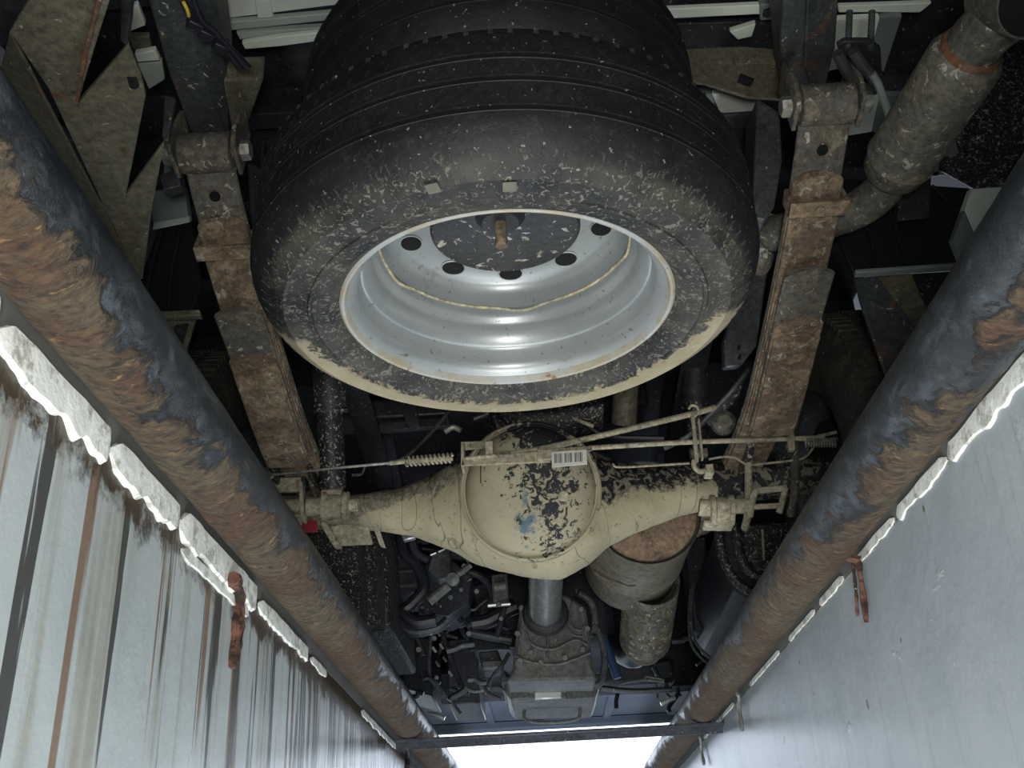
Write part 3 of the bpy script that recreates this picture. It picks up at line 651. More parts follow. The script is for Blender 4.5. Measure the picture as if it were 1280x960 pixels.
for pts in ([(766, 580), (775, 584), (830, 581), (862, 579)], [(886, 574), (905, 571), (920, 573), (935, 581), (960, 579), (1000, 574), (1012, 566), (1018, 557)]):
    MB().tube([at(x, y, Y=1.915) for x, y in pts], .0024, 8, 4).build('brake_pipe', 'muddy_rod', T)
MB().tube([at(688, 508, Y=1.98), at(715, 522, Y=1.98), at(742, 533, Y=1.98)], .004, 8, 3).build('brake_pipe', 'drymud', T)
MB().tube([at(700, 505, Y=2.0), at(732, 530, Y=2.0), at(760, 545, Y=2.0), at(830, 548, Y=1.98)], .006, 8, 3).build('hose', 'hose', T)
# lumpy casting above the differential (seen under the spare tyre edge)
rs = []
for i in range(15):
    x = 606+i*10.5; top = 512-6*math.sin(i/14*math.pi); bot = 522+24*math.sin((i+1)/16*math.pi)
    a, b = at(x, top-14, Y=2.0), at(x, bot, Y=2.0); c = (a+b)/2; hz = abs(a.z-b.z)/2
    rs.append([(c.x, 2.02+.05*math.cos(q*math.pi/8), c.z+hz*math.sin(q*math.pi/8)+noise.noise(Vector((i*.7, q*.7, 0)))*.006) for q in range(16)])
MB().rings(rs).build('breather_casting', 'darkspeck', T)
MB().tube([at(612, 505, Y=1.97), at(620, 525, Y=1.97), at(628, 540, Y=1.98)], .011, 10, 3).build('casting_strut', 'darkspeck', T)
MB().tube([at(592, 524, Y=1.95), at(600, 521, Y=1.95), at(610, 517, Y=1.95)], .0045, 8, 3).build('drain_spout', 'bolt', T)
MB().tube([at(556, 540, Y=1.95), at(566, 534, Y=1.95), at(576, 538, Y=1.95)], .006, 8, 3).build('hose_end', 'bolt', T)
MB().cyl(at(783, 470, Y=2.05), at(780, 528, Y=2.12), .028, 24).build('exhaust_stub', 'muff', T)
MB().box(at(720, 500, Y=2.4), (.35, .12, .10)).build('tank_shroud', 'dark', T, .01)
MB().box(at(490, 520, Y=2.5), (.30, .1, .05)).build('frame_gusset', 'greydark', T, .004)
MB().prism([at(470, 530, Y=2.45), at(558, 524, Y=2.45), at(558, 532, Y=2.45), at(470, 539, Y=2.45)], (0, .02, 0)).build('gusset_lip', 'greydark', T, .001)
MB().prism([at(500, 508, Y=1.98), at(520, 500, Y=1.98), at(524, 530, Y=1.98), at(512, 536, Y=1.98)], (0, .02, 0)).build('gusset', 'dark', T, .001)
# arm with holes right of the spare
am = MB().prism([at(x, y, Y=1.60) for x, y in ((945, 280), (968, 300), (958, 350), (946, 432), (926, 458), (906, 460), (905, 430), (920, 360))], (.0, .03, .01)).build('frame_gusset', 'greydark', T, .004)
for x, y in ((924, 432), (925, 444)): MB().tube([at(x, y, Y=1.597), at(x-1, y+5, Y=1.597)], .003, 10).build('hole', 'hole', am)
MB().tube([at(955, 270, Y=1.55), at(952, 320, Y=1.58), at(942, 340, Y=1.62)], .022, 14, 3).build('cross_tube', 'exh', T)
MB().prism([at(x, y, Y=1.31) for x, y in ((946, 122), (975, 140), (978, 200), (968, 258), (956, 275), (940, 272))], (.0, .09, .02)).build('hanger_plate', 'greydark', T, .003)
MB().prism([at(x, y, Y=1.35) for x, y in ((308, 198), (330, 214), (334, 300), (322, 330), (312, 260))], (.0, .09, .02)).build('hanger_plate', 'dark', T, .003)
MB().tube([at(830, 560, Y=1.97), at(860, 545, Y=1.95), at(905, 500, Y=1.9), at(930, 470, Y=1.88), at(936, 462, Y=1.88)], .006, 8, 3).build('stay_rod', 'greydark', T)
MB().tube([at(885, 530, Y=1.95), at(915, 495, Y=1.92), at(925, 480, Y=1.92)], .012, 10, 3).build('stay_rod', 'darkspeck', T)
MB().lathe([(.0001, .012), (.014, .012), (.024, .004), (.026, -.01)], at(905, 528, Y=1.94), (0, -1, -.3), 20).build('stay_bush', 'exh', T)

# ---- road wheels (inner sides seen behind the springs)
def road_wheel(xi, sgn, c, lab):
    c = Vector(c); R0, W_ = .368, .20
    prof = [(.21, .0), (.235, -.004), (.29, -.012), (.33, -.006), (.345, .004), (R0-.006, .02), (R0, .035), (R0+.002, W_/2), (R0, W_-.035), (.345, W_-.004), (.30, W_+.01), (.21, W_), (.205, W_*.7), (.205, W_*.3)]
    t = MB().lathe(prof, c, (sgn, 0, 0), 96, True).build('road_wheel', rt, T); t['label'] = lab
    m = MB(); u, v, a = basis((sgn, 0, 0))
    for k in range(96):
        q = 2*math.pi*k/96
        for w0, w1 in ((.006, .045), (.058, .095), (.108, .145), (.158, .195)):
            dd = u*math.cos(q)+v*math.sin(q); tt = (-u*math.sin(q)+v*math.cos(q)); r = R0-.004 if .03 < w0 < .15 else R0-.008
            p = c+a*((w0+w1)/2)+dd*(r+.004); m.box(p, (abs(w1-w0), .017, .012), Matrix((a, tt, dd)).transposed())
    m.build('tread_blocks', rt, t, smooth=False, kind='stuff')
    MB().lathe([(.212, -.002), (.214, .004), (.205, .006), (.198, .025), (.185, .04), (.18, .08), (.178, .13), (.14, .15), (.09, .15)], c, (sgn, 0, 0), 64).build('rim', 'greydark', t)
    MB().lathe([(.0001, .0), (.13, .0), (.15, .01), (.155, .03), (.155, .12), (.0001, .12)], c+Vector((sgn*.01, 0, 0)), (sgn, 0, 0), 48).build('brake_drum', 'dark', t)
    return t
rt = grime('road_tyre_rubber', (.03, .03, .027), .8, 0, .45, (.085, .078, .06), 0, .12, 80)
road_wheel(-.60, -1, (-.585, 2.07, .345), 'left rear road wheel behind the spring')
road_wheel(.60, 1, (.60, 2.06, .345), 'right rear road wheel behind the spring')

# ---- muffler with flexible joint
c0, c1 = at(808, 640, Y=2.20), at(788, 708, Y=2.62)
d = (c1-c0).normalized(); L = (c1-c0).length; r0 = .118
mf = MB().lathe([(.0001, .012), (r0-.02, .010), (r0-.006, .006), (r0-.004, .0), (r0, -.004), (r0+.002, .0), (r0+.001, .006), (r0, .02), (r0, L*.62), (r0+.002, L*.63), (r0, L*.64), (r0, L-.01), (r0-.008, L), (.055, L+.01)], c0, d, 72).build('muffler', 'muff', T); mf['label'] = 'dusty beige exhaust muffler beside the axle'
MB().lathe([(.0001, -.004), (.06, -.003), (r0-.018, .0), (r0-.007, .003), (r0-.007, .012)], c0, d, 64).build('end_cap', 'muffcap', mf)
MB().lathe([(r0-.002, 0), (r0+.001, -.0015), (r0+.001, .0015)], c0-d*.004, d, 64).build('end_seam', 'dark', mf)
m = MB()
m.strip([at(740, 712, Y=2.34), at(757, 722, Y=2.34), at(768, 727, Y=2.35)], .010, .003, (0, .3, 1)); m.strip([at(766, 714, Y=2.345), at(762, 726, Y=2.345), at(752, 738, Y=2.345)], .006, .003, (1, 0, .5)); m.strip([at(764, 724, Y=2.34), at(785, 733, Y=2.34), at(795, 732, Y=2.34)], .005, .003, (0, .3, 1))
m.build('strap_clip', 'muff', mf)
e0, e1 = at(812, 748, Y=2.62), at(806, 800, Y=2.86); d2 = (e1-e0).normalized(); L2 = (e1-e0).length
pr_ = [(.066+.0030*math.cos(i*math.pi), .006*i) for i in range(int((L2+.10)/.006))]
fx = MB().lathe(pr_, e0-d2*.10, d2, 48); fxo = fx.build('flexible_joint', grime('braided_steel_with_mud', (.10, .10, .09), .5, .4, .45, (.20, .175, .12), 0, .45, 70, .8, 26), T); fxo['label'] = 'braided flexible exhaust joint'
MB().cyl(e1-d2*.02, e1+d2*.05, .052, 32).build('exhaust_pipe', 'muff', T)
MB().tube([e1+d2*.04, e1+d2*.12+Vector((-.03, .05, .02)), e1+Vector((-.10, .35, .10))], .035, 20, 4).build('exhaust_pipe', 'engine', T)
# ---- tail exhaust
z = .62
q0, q1 = at(1212, 66, Z=.60), at(1127, 196, Z=.60); dd = (q1-q0).normalized(); LL = (q1-q0).length; rr = .0515
rs_ = MB().lathe([(.036, -.012), (.040, -.006), (rr-.006, .0), (rr, .012), (rr, LL-.004), (rr+.002, LL), (rr-.001, LL+.006), (rr-.004, LL+.03), (rr-.012, LL+.042), (.03, LL+.048)], q0, dd, 48).build('resonator', 'exh', T); rs_['label'] = 'dirty round silencer pipe at the upper right'
MB().lathe([(.041, -.002), (.0425, -.005), (.041, -.011), (.038, -.014)], q0, dd, 40).build('neck_weld', 'exhrust', rs_)
TP_ = at(1287, 4, Z=.560)
nk = MB().tube([q0+dd*.005, q0-dd*.03, q0-dd*.055+Vector((.012, -.006, 0)), at(1262, 14, Z=.62), TP_+Vector((0, .04, .05))], lambda t_: .037+.0, 28, 4, False).build('tail_pipe', 'exh', T)
TP = at(1287, 4, Z=.560); ta = Vector((.10, -.62, -.78)).normalized()
MB().lathe([(.036, -.09), (.0405, -.03), (.0425, -.002), (.0425, .001), (.040, .001), (.039, -.002), (.036, -.06)], TP, ta, 48).build('pipe_outlet', 'exh', rs_)
MB().lathe([(.0001, -.006), (.039, -.006)], TP, ta, 32).build('pipe_bore', 'hole', rs_)
pb = [q1+dd*.02, at(1104, 236, Z=.60), at(1078, 258, Z=.60), at(1045, 272, Z=.60), at(1000, 284, Z=.61), at(965, 292, Z=.63)]
MB().tube(pb, .031, 24, 6).build('exhaust_pipe', 'exh', T)
MB().tube([q1+dd*.03, at(1130, 226, Z=.585), at(1100, 254, Z=.59), at(1055, 283, Z=.59)], .013, 10, 5).build('heat_shield_lip', 'exh', T)
# hanger hook, rubber strap and bolts
hk = MB(); hk.tube([at(1090, 92, Z=.70), at(1098, 106, Z=.69), at(1106, 128, Z=.66), at(1112, 146, Z=.63)], .0062, 10, 4)
hk = hk.build('hanger_hook', 'bodygrey', T)
MB().tube([at(1047, 66, Z=.72), at(1060, 92, Z=.71), at(1074, 108, Z=.70), at(1092, 112, Z=.70), at(1092, 100, Z=.70), at(1080, 84, Z=.71), at(1066, 64, Z=.72)], .009, 10, 4).build('hanger_strap', 'rubberbush', T)
MB().prism([at(x, y, Z=.745) for x, y in ((1046, 58), (1056, 52), (1088, 52), (1101, 62), (1104, 112), (1090, 108), (1060, 84))], (0, 0, .01)).build('hanger_plate', 'dark', T, .002)
for x in (1062, 1090): MB().cyl(at(x, 14, Z=.80), at(x-2, 62, Z=.74), .0052, 12).build('hanger_bolt', 'greydark', T)
# junction box
jb = MB().prism([at(x, y, Z=.80) for x, y in ((1166, 160), (1190, 158), (1205, 215), (1166, 222))], (0, 0, .05)).build('junction_box', 'bodygrey', T, .003)
MB().prism([at(x, y, Z=.796) for x, y in ((1172, 180), (1190, 178), (1198, 200), (1176, 203))], (0, 0, .006)).build('box_lid', 'bodygrey', jb, .002)
MB().lathe([(.0001, 0), (.006, 0)], at(1170, 217, Z=.798), (0, 0, -1), 12).build('hole', 'hole', jb)

# ---- mud flaps, their brackets, side plates
def slab(px, name, mat, off=(0, .01, .004), lab=None, bev=.002, **k):
    o = MB().prism([at(x, y, **k) for x, y in px], off).build(name, mat, T, bev)
    if lab: o['label'] = lab
    return o
fl = slab([(174, 350), (200, 280), (238, 268), (252, 360), (236, 396), (168, 398)], 'mud_flap', 'rubber', Y=1.52)
fr = slab([(1040, 262), (1070, 225), (1212, 235), (1218, 325), (1196, 337), (1068, 345), (1045, 290)], 'mud_flap', 'rubber', Y=1.52)
for pts in ([(1090, 232), (1112, 262), (1130, 318)], [(1165, 232), (1200, 270), (1210, 300)], [(1072, 262), (1090, 300), (1092, 336)]):
    MB().tube([at(x, y, Y=1.512) for x, y in pts], .0028, 6, 4).build('flap_fold', 'rubber', fr)
for pts in ([(202, 290), (190, 330), (178, 390)], [(224, 290), (214, 340), (210, 392)]):
    MB().tube([at(x, y, Y=1.512) for x, y in pts], .004, 6, 4).build('flap_fold', 'rubber', fl)
slab([(1066, 343), (1198, 334), (1198, 338), (1068, 348)], 'flap_bracket', 'bodygrey', (0, -.015, .001), Y=1.52)
slab([(1068, 348), (1096, 345), (1146, 410), (1130, 478), (1108, 470), (1080, 390)], 'wing_stay', 'rail', (0, .01, .004), Y=1.54)
slab([(1096, 345), (1140, 342), (1165, 400), (1148, 420), (1120, 380)], 'wing_stay', 'plate', (0, .01, .004), Y=1.55)
slab([(1140, 342), (1205, 338), (1200, 395), (1165, 400)], 'wing_stay', 'dark', (0, .01, .004), Y=1.56)
slab([(168, 396), (252, 392), (254, 400), (170, 402)], 'flap_bracket', 'plate', (0, -.012, .002), Y=1.52)
slab([(200, 400), (244, 398), (222, 470), (205, 440), (188, 420)], 'wing_stay', 'plate', (0, .01, .004), Y=1.54)
slab([(218, 406), (236, 404), (222, 452), (210, 440)], 'wing_stay', 'dark', (0, .004, .002), Y=1.534)
slab([(186, 240), (230, 232), (236, 274), (192, 284)], 'body_corner', 'bodygrey', (0, .02, .01), Y=1.50)
slab([(192, 278), (236, 270), (237, 278), (190, 288)], 'body_corner', 'whitedim', (0, .01, .01), Y=1.495)
slab([(206, 172), (220, 182), (212, 218), (204, 222)], 'body_corner', 'bodygrey', (0, .02, .01), Y=1.46)
slab([(200, 218), (222, 210), (226, 232), (204, 238)], 'spring_bush_bolt', 'greydark', (0, .03, .01), Y=1.30)
slab([(1215, 236), (1256, 233), (1240, 262), (1222, 300), (1206, 262)], 'body_corner', 'white', (0, .02, .01), Y=1.42)
slab([(1206, 262), (1222, 300), (1204, 330), (1192, 300)], 'body_corner', 'bodygrey', (0, .02, .01), Y=1.42)
fb = slab([(1125, 215), (1165, 212), (1162, 272), (1122, 276)], 'lamp_bracket', 'dark', (0, .02, .01), Y=1.46)
# black side locker at the right, far side body sheets
slab([(1195, 30), (1330, 20), (1330, 330), (1225, 240), (1180, 215)], 'side_skirt', 'darkspeck', (0, .02, .02), Y=1.55)
# notched plate at the left: large bent sheet
zz = .46
sp_ = MB().prism([at(x, y, Z=zz) for x, y in ((12, 40), (60, -40), (150, -40), (118, 60), (98, 128), (160, 56), (176, 95), (182, 120), (158, 242), (206, 176), (190, 260), (178, 350), (160, 322), (60, 110))], (0, 0, .006)).build('rear_guard_plate', 'plate', T, .001); sp_['label'] = 'olive brown notched guard plate'
MB().prism([at(12, 40, Z=zz), at(160, 322, Z=zz), at(178, 350, Z=zz), at(140, 322, Z=zz+.02), at(0, 90, Z=zz+.03)], (0, 0, .006)).build('plate_flange', 'plate', sp_, .001)
MB().strip([at(134, -40, Z=zz-.006), at(108, 60, Z=zz-.006), at(96, 126, Z=zz-.006)], .004, .010, (1, .3, 0)).build('torn_edge', 'exhrust', sp_)
MB().tube([at(165, 97, Z=zz-.001), at(168, 107, Z=zz-.001)], .0055, 14).build('oval_hole', 'hole', sp_)
MB().prism([at(x, y, Z=zz+.02) for x, y in ((-40, -40), (62, -40), (14, 40), (4, 60), (-40, 40))], (0, 0, .01)).build('guard_end', 'dark', sp_)
slab([(150, -10), (166, -10), (158, 56), (150, 50)], 'guard_stay', 'rail', (0, .01, .004), Y=1.0)
slab([(205, 118), (218, 122), (210, 176), (202, 172)], 'guard_stay', 'rail', (0, .01, .004), Y=1.2)
slab([(60, -60), (220, -60), (210, 240), (150, 260), (90, 120)], 'side_locker', 'dark', (0, .02, .02), Y=1.65)
# wiring on the left rail
for k, pts in enumerate(([(222, -10), (236, 16), (250, 34), (268, 50), (285, 66), (300, 84)], [(230, -10), (246, 12), (262, 36), (280, 52), (296, 70), (312, 84)], [(240, -5), (252, 24), (270, 40), (286, 58), (306, 78)])):
    MB().tube([at(x, y, Z=.745-.004*k) for x, y in pts], .0042, 8, 4).build('wiring_loom', 'hose', T)
for x, y in ((244, 28), (258, 40), (276, 56)): MB().box(at(x, y, Z=.74), (.022, .016, .02), Matrix.Rotation(.7, 3, 'Z')).build('plug', 'hose', T, .002)
MB().tube([at(229, 2, Z=.74), at(234, 12, Z=.738), at(236, 20, Z=.74)], .0026, 8, 3).build('yellow_wire', 'yellow', T)

# ---- propeller shaft, gearbox, guard hoop
MB().cyl(at(683, 690, Y=2.1), at(681, 772, Y=2.50), .038, 36).build('propeller_shaft', grime('dull_shaft_steel', (.13, .13, .12), .35, .5, .2, (.2, .18, .13), 0, .05), T)
GY = 2.52
gb_pts = [(668, 745), (650, 758), (644, 800), (640, 838), (632, 852), (746, 850), (740, 830), (738, 795), (732, 758), (716, 748), (706, 742)]
gb = MB().prism([at(x, y, Y=GY+.0) for x, y in gb_pts], (0, .42, -.01)).build('gearbox', 'grey', T, .008); gb['label'] = 'ribbed cast gearbox at the end of the shaft'
MB().lathe([(.030, -.02), (.043, -.012), (.046, .0), (.040, .012), (.05, .016), (.056, .03)], at(682, 762, Y=2.46), (at(681, 772, Y=2.50)-at(683, 690, Y=2.1)), 36).build('shaft_flange', 'dark', gb)
def rib(pts, r=.004, Y=GY-.004): MB().tube([at(x, y, Y=Y) for x, y in pts], r, 8, 4).build('casting_rib', 'grey', gb)
rib([(650, 760), (656, 785), (664, 805), (690, 812), (718, 800), (734, 806)]); rib([(664, 782), (684, 788), (704, 780)]); rib([(684, 782), (685, 805), (684, 822)])
rib([(660, 776), (652, 790)]); rib([(706, 776), (714, 792), (728, 796)], .003); rib([(716, 752), (712, 770), (716, 784), (726, 788), (732, 780)], .003); rib([(645, 820), (665, 828), (700, 830), (738, 816)], .004)
rib([(655, 765), (650, 800), (648, 828)], .003); rib([(724, 765), (730, 800), (734, 826)], .003)
for x, y in ((652, 760), (647, 792), (650, 826), (676, 828), (706, 822), (728, 812), (734, 786), (726, 762), (664, 816)):
    hexbolt(at(x, y, Y=GY-.005), (0, -1, -.2), .0075, .008).build('bolt', 'grey', gb)
pan = MB().prism([at(x, y, Y=2.66) for x, y in ((628, 848), (748, 846), (750, 856), (744, 872), (640, 876), (632, 866))], (0, .30, 0)).build('oil_pan', 'grey', gb, .006)
MB().prism([at(x, y, Y=2.64) for x, y in ((626, 846), (750, 843), (750, 850), (627, 854))], (0, .32, 0)).build('pan_flange', 'greydark', gb, .002)
for x0_, x1_ in ((640, 662), (668, 702), (708, 742)): MB().prism([at(x0_, 862, Y=2.65), at(x1_, 860, Y=2.65), at(x1_, 872, Y=2.65), at(x0_, 874, Y=2.65)], (0, .02, 0)).build('pan_boss', 'silver' if x0_ == 668 else 'grey', gb, .002)
for x in (648, 665, 686, 706, 733): hexbolt(at(x, 858, Y=2.645), (0, -1, -.2), .006, .01).build('pan_bolt', 'bolt', gb)
MB().tube([at(x, y, Y=2.8) for x, y in ((660, 878), (655, 892), (660, 901), (690, 903), (718, 900), (725, 893), (724, 876))], .0045, 8, 4).build('guard_hoop', 'grey', T)
MB().tube([at(x, y, Y=2.62) for x, y in ((724, 742), (738, 752), (744, 775), (742, 790))], .009, 10, 4).build('gearbox_hose', 'grey', T)
MB().tube([at(x, y, Y=2.62) for x, y in ((742, 778), (752, 800), (756, 825), (752, 850), (742, 858))], .009, 10, 4).build('gearbox_hose', 'greydark', T)

# ---- tanks at the sides of the engine
tl = MB().prism([at(x, y, Y=2.30) for x, y in ((372, 652), (480, 652), (488, 786), (440, 790), (400, 730))], (0, .5, 0)).build('fuel_tank', 'darkspeck', T, .01)
for x in (452, 474): MB().bar(at(x, 660, Y=2.288), at(x+3, 786, Y=2.288), .016, .004, (0, -1, 0)).build('tank_strap', 'engine', tl)
c = [(895, 655), (900, 700), (918, 735), (948, 752), (985, 752), (1010, 720), (1010, 650)]
MB().prism([at(x, y, Y=2.34) for x, y in c], (0, .62, -.02)).build('air_tank', 'engine', T, .02)
for k, s in enumerate((0, .45)):
    pts = [(897+k*22, 655), (903+k*20, 695-k*6), (920+k*14, 726-k*14), (945+k*8, 742-k*18), (975, 748-k*20), (1005, 742-k*20)]
    MB().tube([at(x, y, Y=2.325) for x, y in pts], .011, 10, 5).build('tank_band', 'darkspeck', T)
MB().prism([at(x, y, Y=2.33) for x, y in ((925, 655), (1000, 650), (1000, 715), (945, 715), (930, 690))], (0, .02, 0)).build('tank_end', 'darkspeck', T, .008)
MB().tube([at(953, 662, Y=2.318), at(955, 700, Y=2.318)], .003, 6).build('mud_drip', 'drymud', T)
for off in (0, 7):
    MB().tube([at(x-off*.4, y+off, Y=2.7) for x, y in ((866, 730), (864, 770), (868, 800), (885, 820), (905, 830))], .004, 8, 5).build('strap_band', 'greydark', T)
MB().box(at(893, 768, Y=2.75), (.02, .03, .09)).build('strap_buckle', 'greydark', T, .003)
MB().box(at(872, 735, Y=2.85), (.06, .1, .26)).build('side_bracket', 'engine', T, .005)

# ---- engine bay clutter on the left of the gearbox
def tube(pts, r, mat='hose', Y=2.6, name='hose', k=5): return MB().tube([at(p[0], p[1], Y=p[2] if len(p) > 2 else Y) for p in pts], r, 10, k).build(name, mat, T)
def block(px, Y, dy, name, mat='engine', lab=None, bev=.004):
    o = MB().prism([at(x, y, Y=Y) for x, y in px], (0, dy, 0)).build(name, mat, T, bev)
    if lab: o['label'] = lab
    return o
block([(482, 660), (520, 655), (530, 740), (488, 745)], 2.55, .12, 'battery_box')
for k in range(4): MB().bar(at(488, 680+k*18, Y=2.54), at(528, 677+k*18, Y=2.54), .006, .006).build('box_rib', 'greydark', T)
block([(478, 655), (488, 655), (492, 790), (484, 790)], 2.45, .05, 'frame_post', 'greydark')
block([(530, 705), (560, 695), (590, 720), (586, 755), (560, 772), (530, 768), (522, 740)], 2.62, .15, 'engine_mount', 'engine')
block([(540, 690), (562, 682), (564, 722), (548, 725), (534, 712)], 2.5, .06, 'steering_box', 'greydark')
block([(498, 656), (512, 654), (520, 672), (504, 676)], 2.4, .02, 'bright_bracket', 'silver', 'small bright metal bracket')
tube([(536, 752), (548, 742), (560, 732)], .012, 'grey', 2.46, 'steering_arm')
tube([(566, 722), (578, 714), (588, 706)], .008, 'grey', 2.46, 'steering_arm'); MB().lathe([(.0001, .01), (.016, .008), (.018, -.01)], at(566, 724, Y=2.46), (0, -1, -.3), 18).build('ball_joint', 'greydark', T)
for p in ([(538, 694), (545, 691)], [(548, 690), (556, 686)]): tube(p, .003, 'silver', 2.47, 'cable_tie', 2)
tube([(500, 660), (505, 690), (522, 708), (530, 735), (515, 755), (505, 765), (520, 778), (545, 775)], .016, 'hose', 2.5)
tube([(512, 665), (520, 690), (535, 700)], .010, 'engine', 2.48); tube([(500, 760), (498, 775), (515, 790), (545, 786), (560, 775)], .012, 'engine', 2.52)
tube([(560, 690), (590, 695), (625, 700), (650, 708)], .016, 'hose', 2.6); tube([(540, 672), (580, 684), (620, 690), (650, 692)], .010, 'engine', 2.55)
tube([(600, 735), (604, 760), (598, 775), (585, 785)], .026, 'engine', 2.75, 'coolant_hose'); tube([(590, 780), (610, 776), (630, 765), (645, 758)], .020, 'hose', 2.7, 'coolant_hose')
tube([(586, 790), (610, 795), (640, 800)], .012, 'engine', 2.7); tube([(582, 715), (600, 720), (612, 735), (615, 755)], .010, 'engine', 2.65)
ob = block([(614, 718), (634, 716), (636, 748), (616, 752)], 2.62, .07, 'starter_motor', 'grey')
MB().cyl(at(618, 734, Y=2.605), at(632, 732, Y=2.605), .014, 18).build('motor_cap', 'grey', ob)
for p in ([(610, 757), (620, 756)], [(625, 756), (638, 755)]): tube(p, .005, 'silver', 2.6, 'clip', 2)
tube([(541, 775), (538, 805), (537, 845), (552, 862), (576, 892)], .0045, 'greydark', 2.8, 'dipstick_tube'); tube([(548, 775), (556, 800), (570, 840), (580, 865)], .007, 'engine', 2.85, 'wiring_loom')
for k, (x, y) in enumerate(((548, 792), (552, 808), (556, 824), (563, 842), (572, 858), (543, 812), (547, 830))): tube([(x-2, y-3), (x+2, y+3)], .0035, 'silver' if k % 2 else 'grey', 2.8, 'tape_band', 2)
tube([(580, 858), (592, 864), (606, 862)], .005, 'grey', 2.85, 'pipe'); block([(598, 848), (610, 846), (611, 862), (600, 863)], 2.84, .02, 'sensor', 'grey')
block([(598, 815), (622, 812), (630, 834), (602, 836)], 2.8, .12, 'bracket', 'engine'); block([(602, 826), (628, 824), (630, 834), (604, 835)], 2.78, .03, 'bracket_lip', 'grey')
block([(588, 790), (640, 786), (640, 812), (592, 814)], 3.0, .3, 'engine_block', 'engine'); block([(560, 800), (596, 796), (600, 880), (560, 880)], 3.1, .3, 'engine_block', 'engine')
block([(500, 800), (540, 796), (540, 870), (505, 860)], 3.2, .3, 'radiator_shroud', 'engine')
random.seed(11)
for k in range(46):
    x, y = random.uniform(486, 650), random.uniform(668, 870)
    if x > 560 and y < 700: continue
    a = random.uniform(0, 3.1); L_ = random.uniform(8, 26); pts = [(x+math.cos(a)*L_*s+random.uniform(-4, 4), y+math.sin(a)*L_*s+random.uniform(-4, 4)) for s in (-1, -.3, .3, 1)]
    tube(pts, random.uniform(.003, .010), random.choice(['hose', 'engine', 'engine', 'greydark']), random.uniform(2.66, 2.95), random.choice(['hose', 'pipe', 'cable']), 4)
for k in range(26):
    x, y = random.uniform(760, 905), random.uniform(775, 880)
    if x < 850 and y < 835: continue
    a = random.uniform(0, 3.1); L_ = random.uniform(8, 22); pts = [(x+math.cos(a)*L_*s+random.uniform(-4, 4), y+math.sin(a)*L_*s+random.uniform(-4, 4)) for s in (-1, -.3, .3, 1)]
    tube(pts, random.uniform(.003, .008), random.choice(['hose', 'engine', 'greydark']), random.uniform(3.0, 3.3), random.choice(['hose', 'pipe', 'cable']), 4)
for k in range(18):
    x, y = random.uniform(500, 640), random.uniform(670, 860)
    hexbolt(at(x, y, Y=2.6), (0, -1, -.3), random.uniform(.004, .008), .008).build('bolt', random.choice(['greydark', 'grey']), T)
tube([(775, 855), (790, 852), (805, 850), (830, 852)], .004, 'grey', 2.9, 'pipe'); tube([(806, 852), (808, 846), (830, 850)], .004, 'grey', 2.9, 'pipe')
tube([(752, 860), (790, 864), (840, 862)], .008, 'engine', 2.9, 'tie_rod')
tube([(755, 800), (766, 830), (772, 848)], .012, 'blue', 2.9, 'blue_hose')
tube([(826, 880), (834, 876), (844, 872)], .006, 'silver', 2.9, 'bright_clip'); tube([(534, 892), (545, 894), (556, 898)], .006, 'silver', 2.9, 'bright_clip')
# engine sump, front axle beam, undertray, front valance
MB().box((.02, 3.55, .42), (.42, .9, .26)).build('engine_sump', 'engine', T, .03)
MB().box((.0, 3.62, .30), (.9, .10, .08)).build('front_axle_beam', 'engine', T, .015)
MB().box((0, 4.25, .62), (3.6, .03, .70)).build('radiator_sky_blocker', 'engine', T, .004)  # radiator plane widened into an added blocker for sky gaps beside the engine
MB().box((0, 4.02, .275), (1.5, .55, .010)).build('undertray', 'undertray', T, .002)
for x in (-.45, -.2, .25, .5): MB().box((x, 4.0, .266), (.03, .5, .012)).build('tray_rib', 'undertray', T, .003)
MB().box((0, 4.33, .30), (1.6, .05, .11)).build('front_valance', 'undertray', T, .01)
MB().box((0, 3.72, .262), (1.4, .015, .02)).build('tray_lip', 'undertray', T, .002)

# ---- spare wheel carrier plate and bolt
SX, SY, SZ = -.015, 1.232, .341
hp = at(632, 285, Z=.448)
cp = MB().lathe([(.0001, .010), (.105, .010), (.107, .006), (.107, .0), (.103, -.003), (.0001, -.003)], (SX+.002, SY+.0, SZ+.126), (0, 0, 1), 64).build('carrier_plate', grime('black_carrier_paint', (.018, .018, .018), .5, .1, 0, MUD2, .12, .38, 70), T)
MB().cyl((SX-.004, SY-.035, SZ+.075), (SX-.004, SY-.035, SZ+.127), .0085, 16).build('carrier_bolt', 'spring_rust', cp)
MB().lathe([(.0001, -.012), (.026, -.012), (.036, .0)], (SX-.004, SY-.035, SZ+.124), (0, 0, 1), 32).build('carrier_boss', 'dark', cp)

